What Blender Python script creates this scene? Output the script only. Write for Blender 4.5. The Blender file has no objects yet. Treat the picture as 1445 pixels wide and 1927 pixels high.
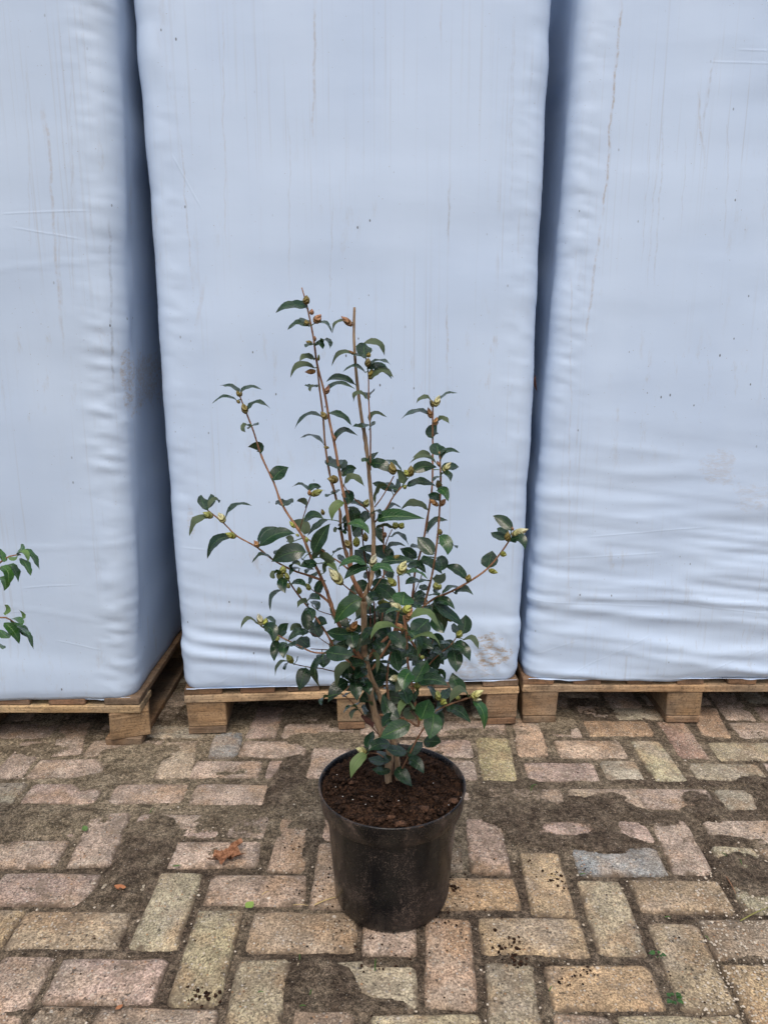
import bpy, bmesh, math, random
import numpy as np
from mathutils import Vector, Matrix

random.seed(11); RNG = np.random.RandomState(5)
S = bpy.context.scene; COL = S.collection
# ---------------------------------------------------------------- camera
F_PX, PITCH, CAMH = 1411.0, math.radians(13.0), 1.09      # focal length in photo pixels, downward tilt, eye height
cam_d = bpy.data.cameras.new('camera'); cam = bpy.data.objects.new('camera', cam_d); COL.objects.link(cam)
cam_d.sensor_fit = 'VERTICAL'; cam_d.sensor_height = 24.0; cam_d.lens = 24.0 * F_PX / 1927.0
cam.location = (0, 0, CAMH); cam.rotation_euler = (math.radians(90) - PITCH, 0, 0)
cam_d.clip_start = 0.02; cam_d.clip_end = 800
S.camera = cam
# ---------------------------------------------------------------- world, sun, exposure
SUN_EL, SUN_AZ = math.radians(62), math.radians(183)       # azimuth clockwise from +Y
w = bpy.data.worlds.new('World'); S.world = w; w.use_nodes = True
wn = w.node_tree.nodes; wl = w.node_tree.links
sky = wn.new('ShaderNodeTexSky'); sky.sky_type = 'NISHITA'; sky.sun_disc = False
sky.sun_elevation = SUN_EL; sky.sun_rotation = SUN_AZ
sky.air_density = 1.0; sky.dust_density = 6.0; sky.ozone_density = 1.0
wn['Background'].inputs['Strength'].default_value = 0.125
wl.new(sky.outputs[0], wn['Background'].inputs['Color'])
sd = bpy.data.lights.new('sun', 'SUN'); sd.energy = 0.9; sd.angle = math.radians(35); sd.color = (1.0, 0.95, 0.88)
sun = bpy.data.objects.new('sun', sd); COL.objects.link(sun)
sdir = Vector((math.sin(SUN_AZ) * math.cos(SUN_EL), math.cos(SUN_AZ) * math.cos(SUN_EL), math.sin(SUN_EL)))
sun.rotation_euler = (-sdir).to_track_quat('-Z', 'Y').to_euler(); sun.location = (0, -3, 6)
S.view_settings.view_transform = 'Standard'; S.view_settings.look = 'None'
S.view_settings.exposure = 0.42; S.view_settings.gamma = 1.0; S.view_settings.use_curve_mapping = False
S.render.engine = 'CYCLES'

# ---------------------------------------------------------------- helpers
CP, SP = math.cos(PITCH), math.sin(PITCH)
def ray(u, v):
    a = (u - 722.5) / F_PX; b = (963.5 - v) / F_PX
    return Vector((a, CP + b * SP, -SP + b * CP))
def on_y(u, v, Y):                                          # point seen at a photo pixel, at ground distance Y
    d = ray(u, v); return Vector((0, 0, CAMH)) + d * (Y / d.y)
def on_z(u, v, z=0.0):                                      # point seen at a photo pixel, at height z
    d = ray(u, v); return Vector((0, 0, CAMH)) + d * ((z - CAMH) / d.z)

def vnoise(x, y, seed=0):                                   # smooth value noise, -1..1, on arrays
    x = np.asarray(x, float); y = np.asarray(y, float)
    xi = np.floor(x).astype(np.int64); yi = np.floor(y).astype(np.int64)
    fx = x - xi; fy = y - yi
    fx = fx * fx * fx * (fx * (fx * 6 - 15) + 10); fy = fy * fy * fy * (fy * (fy * 6 - 15) + 10)
    def h(a, b):
        n = (a * 374761393 + b * 668265263 + seed * 974634777) & 0xffffffff
        n = ((n ^ (n >> 13)) * 1274126177) & 0xffffffff
        n = (n ^ (n >> 16)) & 0xffff
        return n / 32767.5 - 1.0
    return ((h(xi, yi) * (1 - fx) + h(xi + 1, yi) * fx) * (1 - fy) + (h(xi, yi + 1) * (1 - fx) + h(xi + 1, yi + 1) * fx) * fy)
def fbm(x, y, o=4, seed=0):
    t = 0; a = 1.0; n = 0
    for i in range(o):
        t = t + a * vnoise(x * 2 ** i + 17.3 * i, y * 2 ** i - 9.1 * i, seed + i); n += a; a *= 0.5
    return t / n
def sstep(a, b, x):
    t = np.clip((x - a) / (b - a), 0, 1); return t * t * (3 - 2 * t)

def mesh_obj(name, verts, faces, mat, parent=None, smooth=True, uv=None, attr=None):
    me = bpy.data.meshes.new(name)
    me.from_pydata([tuple(v) for v in verts], [], faces)
    if mat: me.materials.append(mat)
    if smooth: me.polygons.foreach_set('use_smooth', [True] * len(me.polygons))
    if uv is not None:
        l = me.uv_layers.new(name='UVMap'); idx = np.zeros(len(me.loops), int); me.loops.foreach_get('vertex_index', idx)
        l.data.foreach_set('uv', np.asarray(uv, float)[idx].ravel())
    if attr:
        for k, a in attr.items():
            at = me.attributes.new(k, 'FLOAT', 'POINT'); at.data.foreach_set('value', np.asarray(a, float))
    me.update()
    o = bpy.data.objects.new(name, me); COL.objects.link(o)
    if parent: o.parent = parent
    return o
def grid_mesh(name, X, Y, Z, mat, parent=None, attr=None, smooth=True):
    ny, nx = X.shape
    co = np.stack([X, Y, Z], -1).reshape(-1, 3)
    i = np.arange(ny * nx).reshape(ny, nx)
    f = np.stack([i[:-1, :-1], i[:-1, 1:], i[1:, 1:], i[1:, :-1]], -1).reshape(-1, 4)
    me = bpy.data.meshes.new(name)
    me.vertices.add(len(co)); me.vertices.foreach_set('co', co.ravel())
    me.loops.add(f.size); me.loops.foreach_set('vertex_index', f.ravel())
    me.polygons.add(len(f)); me.polygons.foreach_set('loop_start', np.arange(0, f.size, 4))
    me.polygons.foreach_set('loop_total', np.full(len(f), 4))
    me.update(calc_edges=True); me.validate()
    if smooth: me.polygons.foreach_set('use_smooth', [True] * len(f))
    if mat: me.materials.append(mat)
    for k, a in (attr or {}).items():
        at = me.attributes.new(k, 'FLOAT', 'POINT'); at.data.foreach_set('value', np.asarray(a, float).ravel())
    o = bpy.data.objects.new(name, me); COL.objects.link(o)
    if parent: o.parent = parent
    return o
def empty(name, loc, rz=0.0):
    o = bpy.data.objects.new(name, None); COL.objects.link(o); o.location = loc; o.rotation_euler = (0, 0, rz)
    o.empty_display_size = 0.05; return o
def tag(o, label=None, cat=None, group=None, kind=None):
    if label: o['label'] = label
    if cat: o['category'] = cat
    if group: o['group'] = group
    if kind: o['kind'] = kind
    return o
def keep(o, parent):                                        # parent without moving (parts built in world space)
    o.parent = parent
    m = Matrix.Translation(parent.location) @ parent.rotation_euler.to_matrix().to_4x4()
    o.matrix_parent_inverse = m.inverted(); return o

# ---- node shorthand
class NT:
    def __init__(s, name):
        s.m = bpy.data.materials.new(name); s.m.use_nodes = True
        s.t = s.m.node_tree; s.n = s.t.nodes; s.l = s.t.links
        s.b = s.n['Principled BSDF']; s.out = s.n['Material Output']
        s.tc = s.n.new('ShaderNodeTexCoord')
    def put(s, sock, v):
        if hasattr(v, 'is_output'): s.l.new(v, sock)
        elif isinstance(v, (tuple, list)) and len(v) == 3 and sock.type == 'RGBA': sock.default_value = (*v, 1)
        else: sock.default_value = v
    def math(s, op, a, b=0.0, c=None, clamp=False):
        n = s.n.new('ShaderNodeMath'); n.operation = op; n.use_clamp = clamp
        s.put(n.inputs[0], a); s.put(n.inputs[1], b)
        if c is not None: s.put(n.inputs[2], c)
        return n.outputs[0]
    def noise(s, vec, scale, detail=3, rough=0.55, dist=0.0, out=0):
        n = s.n.new('ShaderNodeTexNoise'); s.l.new(vec, n.inputs['Vector'])
        n.inputs['Scale'].default_value = scale; n.inputs['Detail'].default_value = detail
        n.inputs['Roughness'].default_value = rough; n.inputs['Distortion'].default_value = dist
        return n.outputs[out]
    def voro(s, vec, scale, out='Distance', feat='F1', rand=1.0):
        n = s.n.new('ShaderNodeTexVoronoi'); n.feature = feat; s.l.new(vec, n.inputs['Vector'])
        n.inputs['Scale'].default_value = scale; n.inputs['Randomness'].default_value = rand
        return n.outputs[out]
    def mapv(s, vec, scale=(1, 1, 1), loc=(0, 0, 0), rot=(0, 0, 0)):
        n = s.n.new('ShaderNodeMapping'); s.l.new(vec, n.inputs['Vector'])
        n.inputs['Scale'].default_value = scale; n.inputs['Location'].default_value = loc; n.inputs['Rotation'].default_value = rot
        return n.outputs[0]
    def rng(s, v, a, b, c=0.0, d=1.0, smooth=True):
        n = s.n.new('ShaderNodeMapRange'); n.interpolation_type = 'SMOOTHSTEP' if smooth else 'LINEAR'
        s.put(n.inputs['Value'], v)
        for k, x in zip(('From Min', 'From Max', 'To Min', 'To Max'), (a, b, c, d)): s.put(n.inputs[k], x)
        return n.outputs['Result']
    def mix(s, f, a, b, mode='MIX'):
        n = s.n.new('ShaderNodeMix'); n.data_type = 'RGBA'; n.blend_type = mode
        s.put(n.inputs[0], f); s.put(n.inputs[6], a); s.put(n.inputs[7], b)
        return n.outputs[2]
    def ramp(s, v, stops):
        n = s.n.new('ShaderNodeValToRGB'); s.put(n.inputs[0], v)
        e = n.color_ramp.elements
        while len(e) < len(stops): e.new(0.5)
        for k, (p, c) in enumerate(stops): e[k].position = p; e[k].color = (*c, 1)
        return n.outputs[0]
    def sep(s, vec):
        n = s.n.new('ShaderNodeSeparateXYZ'); s.l.new(vec, n.inputs[0]); return n.outputs
    def comb(s, x, y, z):
        n = s.n.new('ShaderNodeCombineXYZ'); s.put(n.inputs[0], x); s.put(n.inputs[1], y); s.put(n.inputs[2], z); return n.outputs[0]
    def add(s, a, b):
        n = s.n.new('ShaderNodeVectorMath'); s.put(n.inputs[0], a); s.put(n.inputs[1], b); return n.outputs[0]
    def attr(s, name):
        n = s.n.new('ShaderNodeAttribute'); n.attribute_name = name; return n.outputs['Fac']
    def info(s, out):
        for n in s.n:
            if n.bl_idname == 'ShaderNodeObjectInfo': return n.outputs[out]
        return s.n.new('ShaderNodeObjectInfo').outputs[out]
    def seeded(s, vec):                                     # offsets a texture per object
        r = s.info('Random'); return s.add(vec, s.comb(s.math('MULTIPLY', r, 37.0), s.math('MULTIPLY', r, 91.0), s.math('MULTIPLY', r, 13.0)))
    def bump(s, h, strength=0.5, dist=0.01, prev=None):
        n = s.n.new('ShaderNodeBump'); s.l.new(h, n.inputs['Height']); n.inputs['Strength'].default_value = strength
        n.inputs['Distance'].default_value = dist
        if prev is not None: s.l.new(prev, n.inputs['Normal'])
        return n.outputs[0]
    def done(s, col=None, rough=None, normal=None, spec=None):
        if col is not None: s.put(s.b.inputs['Base Color'], col)
        if rough is not None: s.put(s.b.inputs['Roughness'], rough)
        if normal is not None: s.put(s.b.inputs['Normal'], normal)
        if spec is not None: s.put(s.b.inputs['Specular IOR Level'], spec)
        return s.m

# ---------------------------------------------------------------- materials
def mat_brick():
    t = NT('concrete_brick'); o = t.tc.outputs['Object']; v = t.seeded(o)
    col = t.info('Color'); mid_ = t.noise(v, 105, 3, 0.7)
    big = t.noise(v, 14, 4, 0.6)
    c = t.mix(t.rng(big, 0.35, 0.7), t.mix(1.0, col, (0.70, 0.70, 0.70), 'MULTIPLY'), t.mix(1.0, col, (1.22, 1.2, 1.18), 'MULTIPLY'))
    hue = t.noise(v, 11, 3); c = t.mix(t.rng(hue, 0.46, 0.7, 0, 0.55), c, (0.36, 0.245, 0.145))
    hue2 = t.noise(t.mapv(v, (1, 1, 1), (5, 3, 1)), 8, 2); c = t.mix(t.rng(hue2, 0.5, 0.7, 0, 0.45), c, (0.36, 0.335, 0.29))      # rusty blooms
    moss = t.noise(v, 7, 3); c = t.mix(t.rng(moss, 0.55, 0.8, 0, 0.35), c, (0.19, 0.185, 0.10))
    fine = t.noise(v, 260, 3, 0.7); c = t.mix(t.rng(fine, 0.36, 0.64, 0.0, 1.0), t.mix(1.0, c, (0.52, 0.50, 0.49), 'MULTIPLY'), t.mix(1.0, c, (1.42, 1.39, 1.36), 'MULTIPLY'))
    c = t.mix(t.rng(mid_, 0.38, 0.62), t.mix(1.0, c, (0.80, 0.79, 0.78), 'MULTIPLY'), t.mix(1.0, c, (1.20, 1.19, 1.18), 'MULTIPLY'))
    film = t.noise(v, 20, 5, 0.7); c = t.mix(t.rng(film, 0.45, 0.70, 0, 0.62), c, (0.15, 0.12, 0.088))
    # exposed aggregate: pale, orange and dark grains
    d = t.voro(v, 150); cc = t.voro(v, 150, 'Color'); sp = t.sep(cc)
    g = t.math('MULTIPLY', t.rng(d, 0.40, 0.26), t.rng(sp[0], 0.55, 0.6))
    gc = t.ramp(sp[1], [(0.0, (0.55, 0.50, 0.42)), (0.45, (0.42, 0.36, 0.28)), (0.62, (0.38, 0.20, 0.09)), (0.75, (0.10, 0.09, 0.085)), (1.0, (0.62, 0.58, 0.52))])
    c = t.mix(t.math('MULTIPLY', g, 0.75), c, gc)
    d2 = t.voro(v, 48); s2 = t.sep(t.voro(v, 48, 'Color'))
    g2 = t.math('MULTIPLY', t.rng(d2, 0.2, 0.13), t.rng(s2[0], 0.86, 0.88))
    c = t.mix(t.math('MULTIPLY', g2, 0.8), c, t.ramp(s2[1], [(0, (0.66, 0.62, 0.55)), (0.6, (0.45, 0.38, 0.3)), (1, (0.09, 0.08, 0.08))]))
    pit = t.noise(v, 95, 2, 0.5); pm = t.rng(pit, 0.66, 0.72); c = t.mix(t.math('MULTIPLY', pm, 0.75), c, (0.05, 0.042, 0.035))
    # soil worn into the rim of each brick
    p = t.sep(o); ex = t.math('SUBTRACT', 0.103, t.math('ABSOLUTE', p[0])); ey = t.math('SUBTRACT', 0.050, t.math('ABSOLUTE', p[1]))
    e = t.math('MINIMUM', ex, ey); en = t.math('ADD', e, t.math('MULTIPLY', t.math('SUBTRACT', t.noise(v, 28, 5, 0.7), 0.5), 0.046))
    em = t.rng(en, 0.011, -0.005, 0, 0.9); c = t.mix(em, c, (0.105, 0.078, 0.055))
    h = t.math('ADD', t.math('MULTIPLY', fine, 0.6), t.math('ADD', t.math('MULTIPLY', g, 0.35), t.math('MULTIPLY', pm, -0.7)))
    h = t.math('ADD', h, t.math('MULTIPLY', t.noise(v, 60, 4, 0.65), 1.1))
    return t.done(c, 0.88, t.bump(h, 0.9, 0.0035), 0.25)
def mat_sand(thin=False):
    t = NT('thin_sand' if thin else 'joint_soil'); v = t.tc.outputs['Object']
    tone = t.attr('tone')
    n = t.noise(v, 22, 5, 0.7); f = t.noise(v, 330, 3, 0.75)
    dark = t.ramp(n, [(0.3, (0.045, 0.033, 0.025)), (0.5, (0.105, 0.083, 0.063)), (0.72, (0.19, 0.155, 0.12))])
    pale = t.ramp(n, [(0.3, (0.13, 0.108, 0.075)), (0.5, (0.29, 0.247, 0.178)), (0.75, (0.44, 0.385, 0.29))])
    c = t.mix(t.math('ADD', tone, t.math('MULTIPLY', t.math('SUBTRACT', t.noise(v, 40, 4, 0.7), 0.5), 0.7), clamp=True), dark, pale)
    c = t.mix(t.rng(f, 0.3, 0.72), t.mix(1.0, c, (0.35, 0.35, 0.35), 'MULTIPLY'), t.mix(1.0, c, (1.7, 1.67, 1.63), 'MULTIPLY'))
    mg = t.noise(v, 110, 4, 0.75); c = t.mix(t.rng(mg, 0.38, 0.62), t.mix(1.0, c, (0.55, 0.55, 0.55), 'MULTIPLY'), t.mix(1.0, c, (1.4, 1.38, 1.35), 'MULTIPLY'))
    d = t.voro(v, 190); s2 = t.sep(t.voro(v, 190, 'Color'))
    g = t.math('MULTIPLY', t.rng(d, 0.3, 0.2), t.rng(s2[0], 0.84, 0.87))
    c = t.mix(t.math('MULTIPLY', g, 0.8), c, t.ramp(s2[1], [(0, (0.5, 0.45, 0.37)), (0.6, (0.33, 0.24, 0.15)), (1, (0.6, 0.57, 0.5))]))
    h = t.math('ADD', t.math('MULTIPLY', f, 0.8), t.math('ADD', t.math('MULTIPLY', t.noise(v, 120, 4, 0.7), 1.2), g))
    t.done(c, 0.95, t.bump(h, 1.0, 0.006), 0.15)
    if thin:                                                # a dusting of grains: gaps between the grains where the layer thins out
        gr = t.math('ADD', t.math('MULTIPLY', t.math('SUBTRACT', f, 0.5), 0.010), t.math('MULTIPLY', t.math('SUBTRACT', t.noise(v, 70, 4, 0.7), 0.5), 0.010))
        t.put(t.b.inputs['Alpha'], t.rng(t.math('ADD', t.attr('cover'), gr), 0.0002, 0.0022))
    return t.m
def mat_film(name, streaks, stains, creases=(), tint=(0.495, 0.625, 0.815)):
    """white-blue stretch film; streaks = (x_top, z_top, x_bottom, z_bottom, width, strength, colour); stains = (x, z, rx, rz, strength)"""
    t = NT(name); o = t.tc.outputs['Object']; p = t.sep(o); x, z = p[0], p[2]
    soft = t.noise(t.mapv(o, (2.2, 2.2, 1.1)), 1.6, 3)
    c = t.mix(t.rng(soft, 0.3, 0.7), tuple(k * 0.97 for k in tint), (tint[0] * 1.05, tint[1] * 1.035, tint[2] * 1.01))
    vs = t.noise(t.mapv(o, (110, 110, 0.7)), 1.0, 3, 0.65)            # faint vertical runs
    vm = t.noise(t.mapv(o, (5, 5, 1.6)), 1.0, 3)
    c = t.mix(t.math('MULTIPLY', t.rng(vs, 0.54, 0.70, 0, 0.34), t.rng(vm, 0.42, 0.68)), c, (0.36, 0.38, 0.41))
    grime = t.noise(t.mapv(o, (26, 26, 7)), 1.0, 6, 0.75); gm = t.noise(o, 2.6, 2)
    c = t.mix(t.math('MULTIPLY', t.rng(grime, 0.54, 0.72, 0, 0.42), t.rng(gm, 0.47, 0.68)), c, (0.34, 0.30, 0.25))
    sp = t.voro(t.mapv(o, (1, 1, 0.55)), 34); sc = t.sep(t.voro(t.mapv(o, (1, 1, 0.55)), 34, 'Color'))
    speck = t.math('MULTIPLY', t.rng(sp, 0.085, 0.045), t.rng(sc[0], 0.68, 0.70)); speck = t.math('MULTIPLY', speck, t.rng(gm, 0.4, 0.6, 0.15, 1.0))
    c = t.mix(t.math('MULTIPLY', speck, 0.85), c, (0.05, 0.045, 0.045))
    sp3 = t.voro(o, 120); s3 = t.sep(t.voro(o, 120, 'Color'))
    c = t.mix(t.math('MULTIPLY', t.math('MULTIPLY', t.rng(sp3, 0.16, 0.08), t.rng(s3[0], 0.90, 0.92)), t.rng(gm, 0.35, 0.6, 0.1, 0.6)), c, (0.18, 0.16, 0.15))
    nz = t.noise(t.comb(0.0, 0.0, z), 9.0, 4, 0.6); nz2 = t.noise(o, 55, 4, 0.7)
    for (xt, zt, xb, zb, wd, st, colr) in streaks:
        cx_ = t.rng(z, zb, zt, xb, xt, smooth=False)
        dx = t.math('ABSOLUTE', t.math('SUBTRACT', t.math('SUBTRACT', x, cx_), t.math('MULTIPLY', t.math('SUBTRACT', nz, 0.5), 0.03)))
        m = t.rng(dx, wd, wd * 0.25)
        m = t.math('MULTIPLY', m, t.math('MULTIPLY', t.rng(z, zb, zb + 0.1), t.rng(z, zt, zt - 0.06)))
        m = t.math('MULTIPLY', m, t.rng(nz2, 0.35, 0.65, 0.05, st * 0.75))
        c = t.mix(m, c, colr)
    for (sx, sz, rx, rz, st) in stains:
        ex = t.math('DIVIDE', t.math('SUBTRACT', x, sx), rx); ez = t.math('DIVIDE', t.math('SUBTRACT', z, sz), rz)
        r = t.math('SQRT', t.math('ADD', t.math('MULTIPLY', ex, ex), t.math('MULTIPLY', ez, ez)))
        rn = t.math('ADD', r, t.math('MULTIPLY', t.math('SUBTRACT', t.noise(o, 15, 5, 0.75), 0.5), 3.4))
        fl = t.rng(t.noise(t.mapv(o, (0.45, 1, 1.5), rot=(0, 0.9, 0)), 75, 5, 0.8), 0.40, 0.62)
        c = t.mix(t.math('MULTIPLY', t.math('MULTIPLY', t.rng(rn, 1.0, 0.6), fl), st), c, (0.36, 0.265, 0.16))
    weave = t.noise(t.mapv(o, (900, 900, 1400)), 1.0, 1)
    h1 = t.noise(t.mapv(o, (7, 7, 16)), 1.0, 3, 0.5); h2 = t.noise(o, 70, 3, 0.6)
    b = t.bump(h1, 0.08, 0.012); b = t.bump(h2, 0.05, 0.002, b)
    ch = None
    for (xa, za, xb, zb) in creases:                        # thin pull lines and folds in the film
        dx, dz = xb - xa, zb - za; L = math.hypot(dx, dz); ux, uz = dx / L, dz / L
        qx = t.math('SUBTRACT', x, xa); qz = t.math('SUBTRACT', z, za)
        al = t.math('ADD', t.math('MULTIPLY', qx, ux), t.math('MULTIPLY', qz, uz))
        pr = t.math('ABSOLUTE', t.math('ADD', t.math('ADD', t.math('MULTIPLY', qx, -uz), t.math('MULTIPLY', qz, ux)), t.math('MULTIPLY', t.math('SUBTRACT', soft, 0.5), 0.02)))
        k = t.math('MULTIPLY', t.rng(pr, 0.0040, 0.0), t.math('MULTIPLY', t.rng(al, 0.0, 0.03), t.rng(al, L, L - 0.04)))
        ch = k if ch is None else t.math('MAXIMUM', ch, k)
    if ch is not None: b = t.bump(ch, 0.11, 0.004, b)
    t.b.inputs['Subsurface Weight'].default_value = 0.0
    return t.done(c, t.rng(soft, 0.3, 0.7, 0.29, 0.42), b, 0.42)
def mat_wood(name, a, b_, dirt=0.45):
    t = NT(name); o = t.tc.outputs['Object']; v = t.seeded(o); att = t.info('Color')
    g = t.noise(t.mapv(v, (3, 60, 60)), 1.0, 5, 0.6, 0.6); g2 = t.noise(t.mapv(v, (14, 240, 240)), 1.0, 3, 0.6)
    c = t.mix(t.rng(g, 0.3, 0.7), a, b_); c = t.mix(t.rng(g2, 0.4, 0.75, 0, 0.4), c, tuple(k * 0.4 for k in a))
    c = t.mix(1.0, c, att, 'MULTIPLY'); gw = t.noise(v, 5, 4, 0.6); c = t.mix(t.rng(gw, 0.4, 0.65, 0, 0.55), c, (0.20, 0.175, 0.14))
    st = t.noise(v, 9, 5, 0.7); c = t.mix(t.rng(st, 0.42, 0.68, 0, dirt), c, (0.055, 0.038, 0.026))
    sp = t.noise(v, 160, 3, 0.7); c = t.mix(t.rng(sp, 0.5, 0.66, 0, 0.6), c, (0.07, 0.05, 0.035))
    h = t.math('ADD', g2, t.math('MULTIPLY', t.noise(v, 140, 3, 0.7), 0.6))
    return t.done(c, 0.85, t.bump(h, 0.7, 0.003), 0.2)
def mat_pot():
    t = NT('black_pot_plastic'); o = t.tc.outputs['Object']; p = t.sep(o)
    n = t.noise(o, 430, 3, 0.8); zone = t.noise(t.mapv(o, (1, 1, 0.7)), 13, 4, 0.65)
    low = t.rng(p[2], 0.15, 0.01, 0.0, 0.07); rim = t.rng(p[2], 0.205, 0.215, 0.0, 0.10)
    m = t.rng(t.math('ADD', n, t.math('ADD', low, rim)), t.rng(zone, 0.38, 0.62, 0.70, 0.53), t.rng(zone, 0.38, 0.62, 0.76, 0.60))
    br = t.noise(o, 90, 2); dust = t.mix(t.rng(br, 0.3, 0.7), (0.05, 0.034, 0.027), (0.19, 0.14, 0.11))
    film = t.rng(zone, 0.5, 0.8, 0, 0.04)
    c = t.mix(film, (0.004, 0.0045, 0.006), (0.060, 0.047, 0.038)); c = t.mix(t.math('MULTIPLY', m, 0.75), c, dust)
    r = t.math('ADD', t.rng(zone, 0.3, 0.7, 0.22, 0.40), t.math('MULTIPLY', m, 0.4), clamp=True)
    return t.done(c, r, t.bump(t.math('ADD', m, t.math('MULTIPLY', t.noise(o, 30, 3), 0.3)), 0.5, 0.001), 0.4)
def mat_soil():
    t = NT('peat_compost'); v = t.tc.outputs['Object']
    n = t.noise(v, 55, 5, 0.75); f = t.noise(v, 300, 3, 0.8)
    c = t.ramp(n, [(0.36, (0.004, 0.0025, 0.002)), (0.52, (0.018, 0.0095, 0.006)), (0.68, (0.085, 0.043, 0.025))])
    c = t.mix(t.rng(f, 0.45, 0.75), c, (0.14, 0.075, 0.043))
    fib = t.noise(t.mapv(v, (260, 40, 90), rot=(0, 0, 0.7)), 1.0, 3); c = t.mix(t.rng(fib, 0.6, 0.72, 0, 0.6), c, (0.17, 0.09, 0.05))
    return t.done(c, 0.95, t.bump(t.math('ADD', n, f), 1.0, 0.006), 0.15)
def mat_leaf(name, top, under, vein):
    t = NT(name); uv = t.sep(t.tc.outputs['UV']); u, v = uv[0], uv[1]                 # u across 0..1, v along 0..1
    r = t.info('Random'); au = t.math('ABSOLUTE', t.math('SUBTRACT', u, 0.5))
    o = t.seeded(t.tc.outputs['Object'])
    c = t.mix(t.rng(r, 0, 1, 0, 1, False), top, tuple(k * q for k, q in zip(top, (1.7, 1.5, 1.3))))
    blot = t.noise(o, 70, 3); c = t.mix(t.rng(blot, 0.4, 0.7, 0, 0.6), c, tuple(k * 0.6 for k in top))
    mid = t.rng(au, 0.030, 0.006); c = t.mix(t.math('MULTIPLY', mid, 0.75), c, vein)
    sv = t.math('SINE', t.math('MULTIPLY', t.math('SUBTRACT', v, t.math('MULTIPLY', au, 0.55)), 62.0))
    svm = t.rng(sv, 0.86, 1.0); c = t.mix(t.math('MULTIPLY', svm, 0.14), c, vein)
    und = t.mix(t.math('MULTIPLY', mid, 0.6), under, vein)
    geo = t.n.new('ShaderNodeNewGeometry')
    c = t.mix(geo.outputs['Backfacing'], c, und)
    h = t.math('ADD', t.math('MULTIPLY', t.noise(o, 95, 3), 0.7), t.math('ADD', t.math('MULTIPLY', mid, -1.0), t.math('MULTIPLY', svm, -0.25)))
    rough = t.mix(geo.outputs['Backfacing'], t.mix(t.rng(blot, 0.3, 0.7), (0.15,) * 3, (0.30,) * 3), (0.6,) * 3)
    t.put(t.b.inputs['Roughness'], rough)
    t.done(c, None, t.bump(h, 0.55, 0.0014), 0.55)
    tr = t.n.new('ShaderNodeBsdfTranslucent'); tr.inputs['Color'].default_value = (0.06, 0.14, 0.025, 1)
    ms = t.n.new('ShaderNodeMixShader'); ms.inputs[0].default_value = 0.12
    t.l.new(t.b.outputs[0], ms.inputs[1]); t.l.new(tr.outputs[0], ms.inputs[2]); t.l.new(ms.outputs[0], t.out.inputs['Surface'])
    return t.m
def mat_bud():
    t = NT('flower_bud'); p = t.sep(t.tc.outputs['Object']); o = t.seeded(t.tc.outputs['Object'])
    col = t.info('Color'); z = p[2]
    c = t.mix(t.rng(z, 0.25, 1.0), t.mix(1.0, col, (0.55, 0.55, 0.35), 'MULTIPLY'), col)
    c = t.mix(t.rng(z, 0.16, 0.0), c, (0.13, 0.075, 0.03))
    n = t.noise(o, 7, 3); c = t.mix(t.rng(n, 0.5, 0.75, 0, 0.55), c, (0.30, 0.16, 0.07))
    sc = t.math('SINE', t.math('ADD', t.math('MULTIPLY', z, 19.0), t.math('MULTIPLY', t.math('ABSOLUTE', p[0]), 14.0)))
    c = t.mix(t.rng(sc, 0.75, 1.0, 0, 0.35), c, (0.10, 0.07, 0.03))
    return t.done(c, 0.5, t.bump(sc, 0.5, 0.05), 0.35)
def mat_bark(name, a, b_):
    t = NT(name); o = t.tc.outputs['Object']
    n = t.noise(t.mapv(o, (240, 240, 50)), 1.0, 4, 0.65); g = t.noise(o, 60, 3)
    c = t.mix(t.rng(n, 0.35, 0.65), a, b_); c = t.mix(t.rng(g, 0.56, 0.72, 0, 0.6), c, tuple(k * 0.35 for k in a))
    return t.done(c, 0.7, t.bump(t.math('ADD', n, g), 0.8, 0.002), 0.3)
def mat_plain(name, a, b_, scale=60, rough=0.8):
    t = NT(name); o = t.seeded(t.tc.outputs['Object'])
    n = t.noise(o, scale, 4, 0.7); return t.done(t.mix(t.rng(n, 0.35, 0.65), a, b_), rough, t.bump(n, 0.5, 0.002), 0.25)

M_BRICK = mat_brick(); M_SAND = mat_sand(); M_THIN = mat_sand(True); M_POT = mat_pot(); M_SOIL = mat_soil(); M_BUD = mat_bud()
M_LEAF = mat_leaf('glossy_leaf', (0.0070, 0.0265, 0.0130), (0.060, 0.085, 0.040), (0.10, 0.20, 0.075))
M_LEAF_NEW = mat_leaf('fresh_leaf', (0.016, 0.060, 0.020), (0.09, 0.14, 0.045), (0.16, 0.30, 0.08))
M_LEAF_LIGHT = mat_leaf('light_green_leaf', (0.024, 0.085, 0.017), (0.10, 0.19, 0.05), (0.16, 0.30, 0.08))
M_DEAD = mat_plain('dry_leaf', (0.13, 0.055, 0.026), (0.32, 0.16, 0.09), 150)
M_DEADDARK = mat_plain('withered_leaf', (0.035, 0.012, 0.010), (0.075, 0.03, 0.02), 120)
M_BARK = mat_bark('old_bark', (0.20, 0.135, 0.085), (0.36, 0.265, 0.17))
M_TWIG = mat_bark('young_bark', (0.185, 0.088, 0.047), (0.33, 0.185, 0.108))
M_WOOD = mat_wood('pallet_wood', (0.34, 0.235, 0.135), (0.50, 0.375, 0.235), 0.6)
M_WOODDARK = mat_wood('stained_pallet_wood', (0.20, 0.115, 0.065), (0.30, 0.185, 0.105), 0.7)

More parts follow.
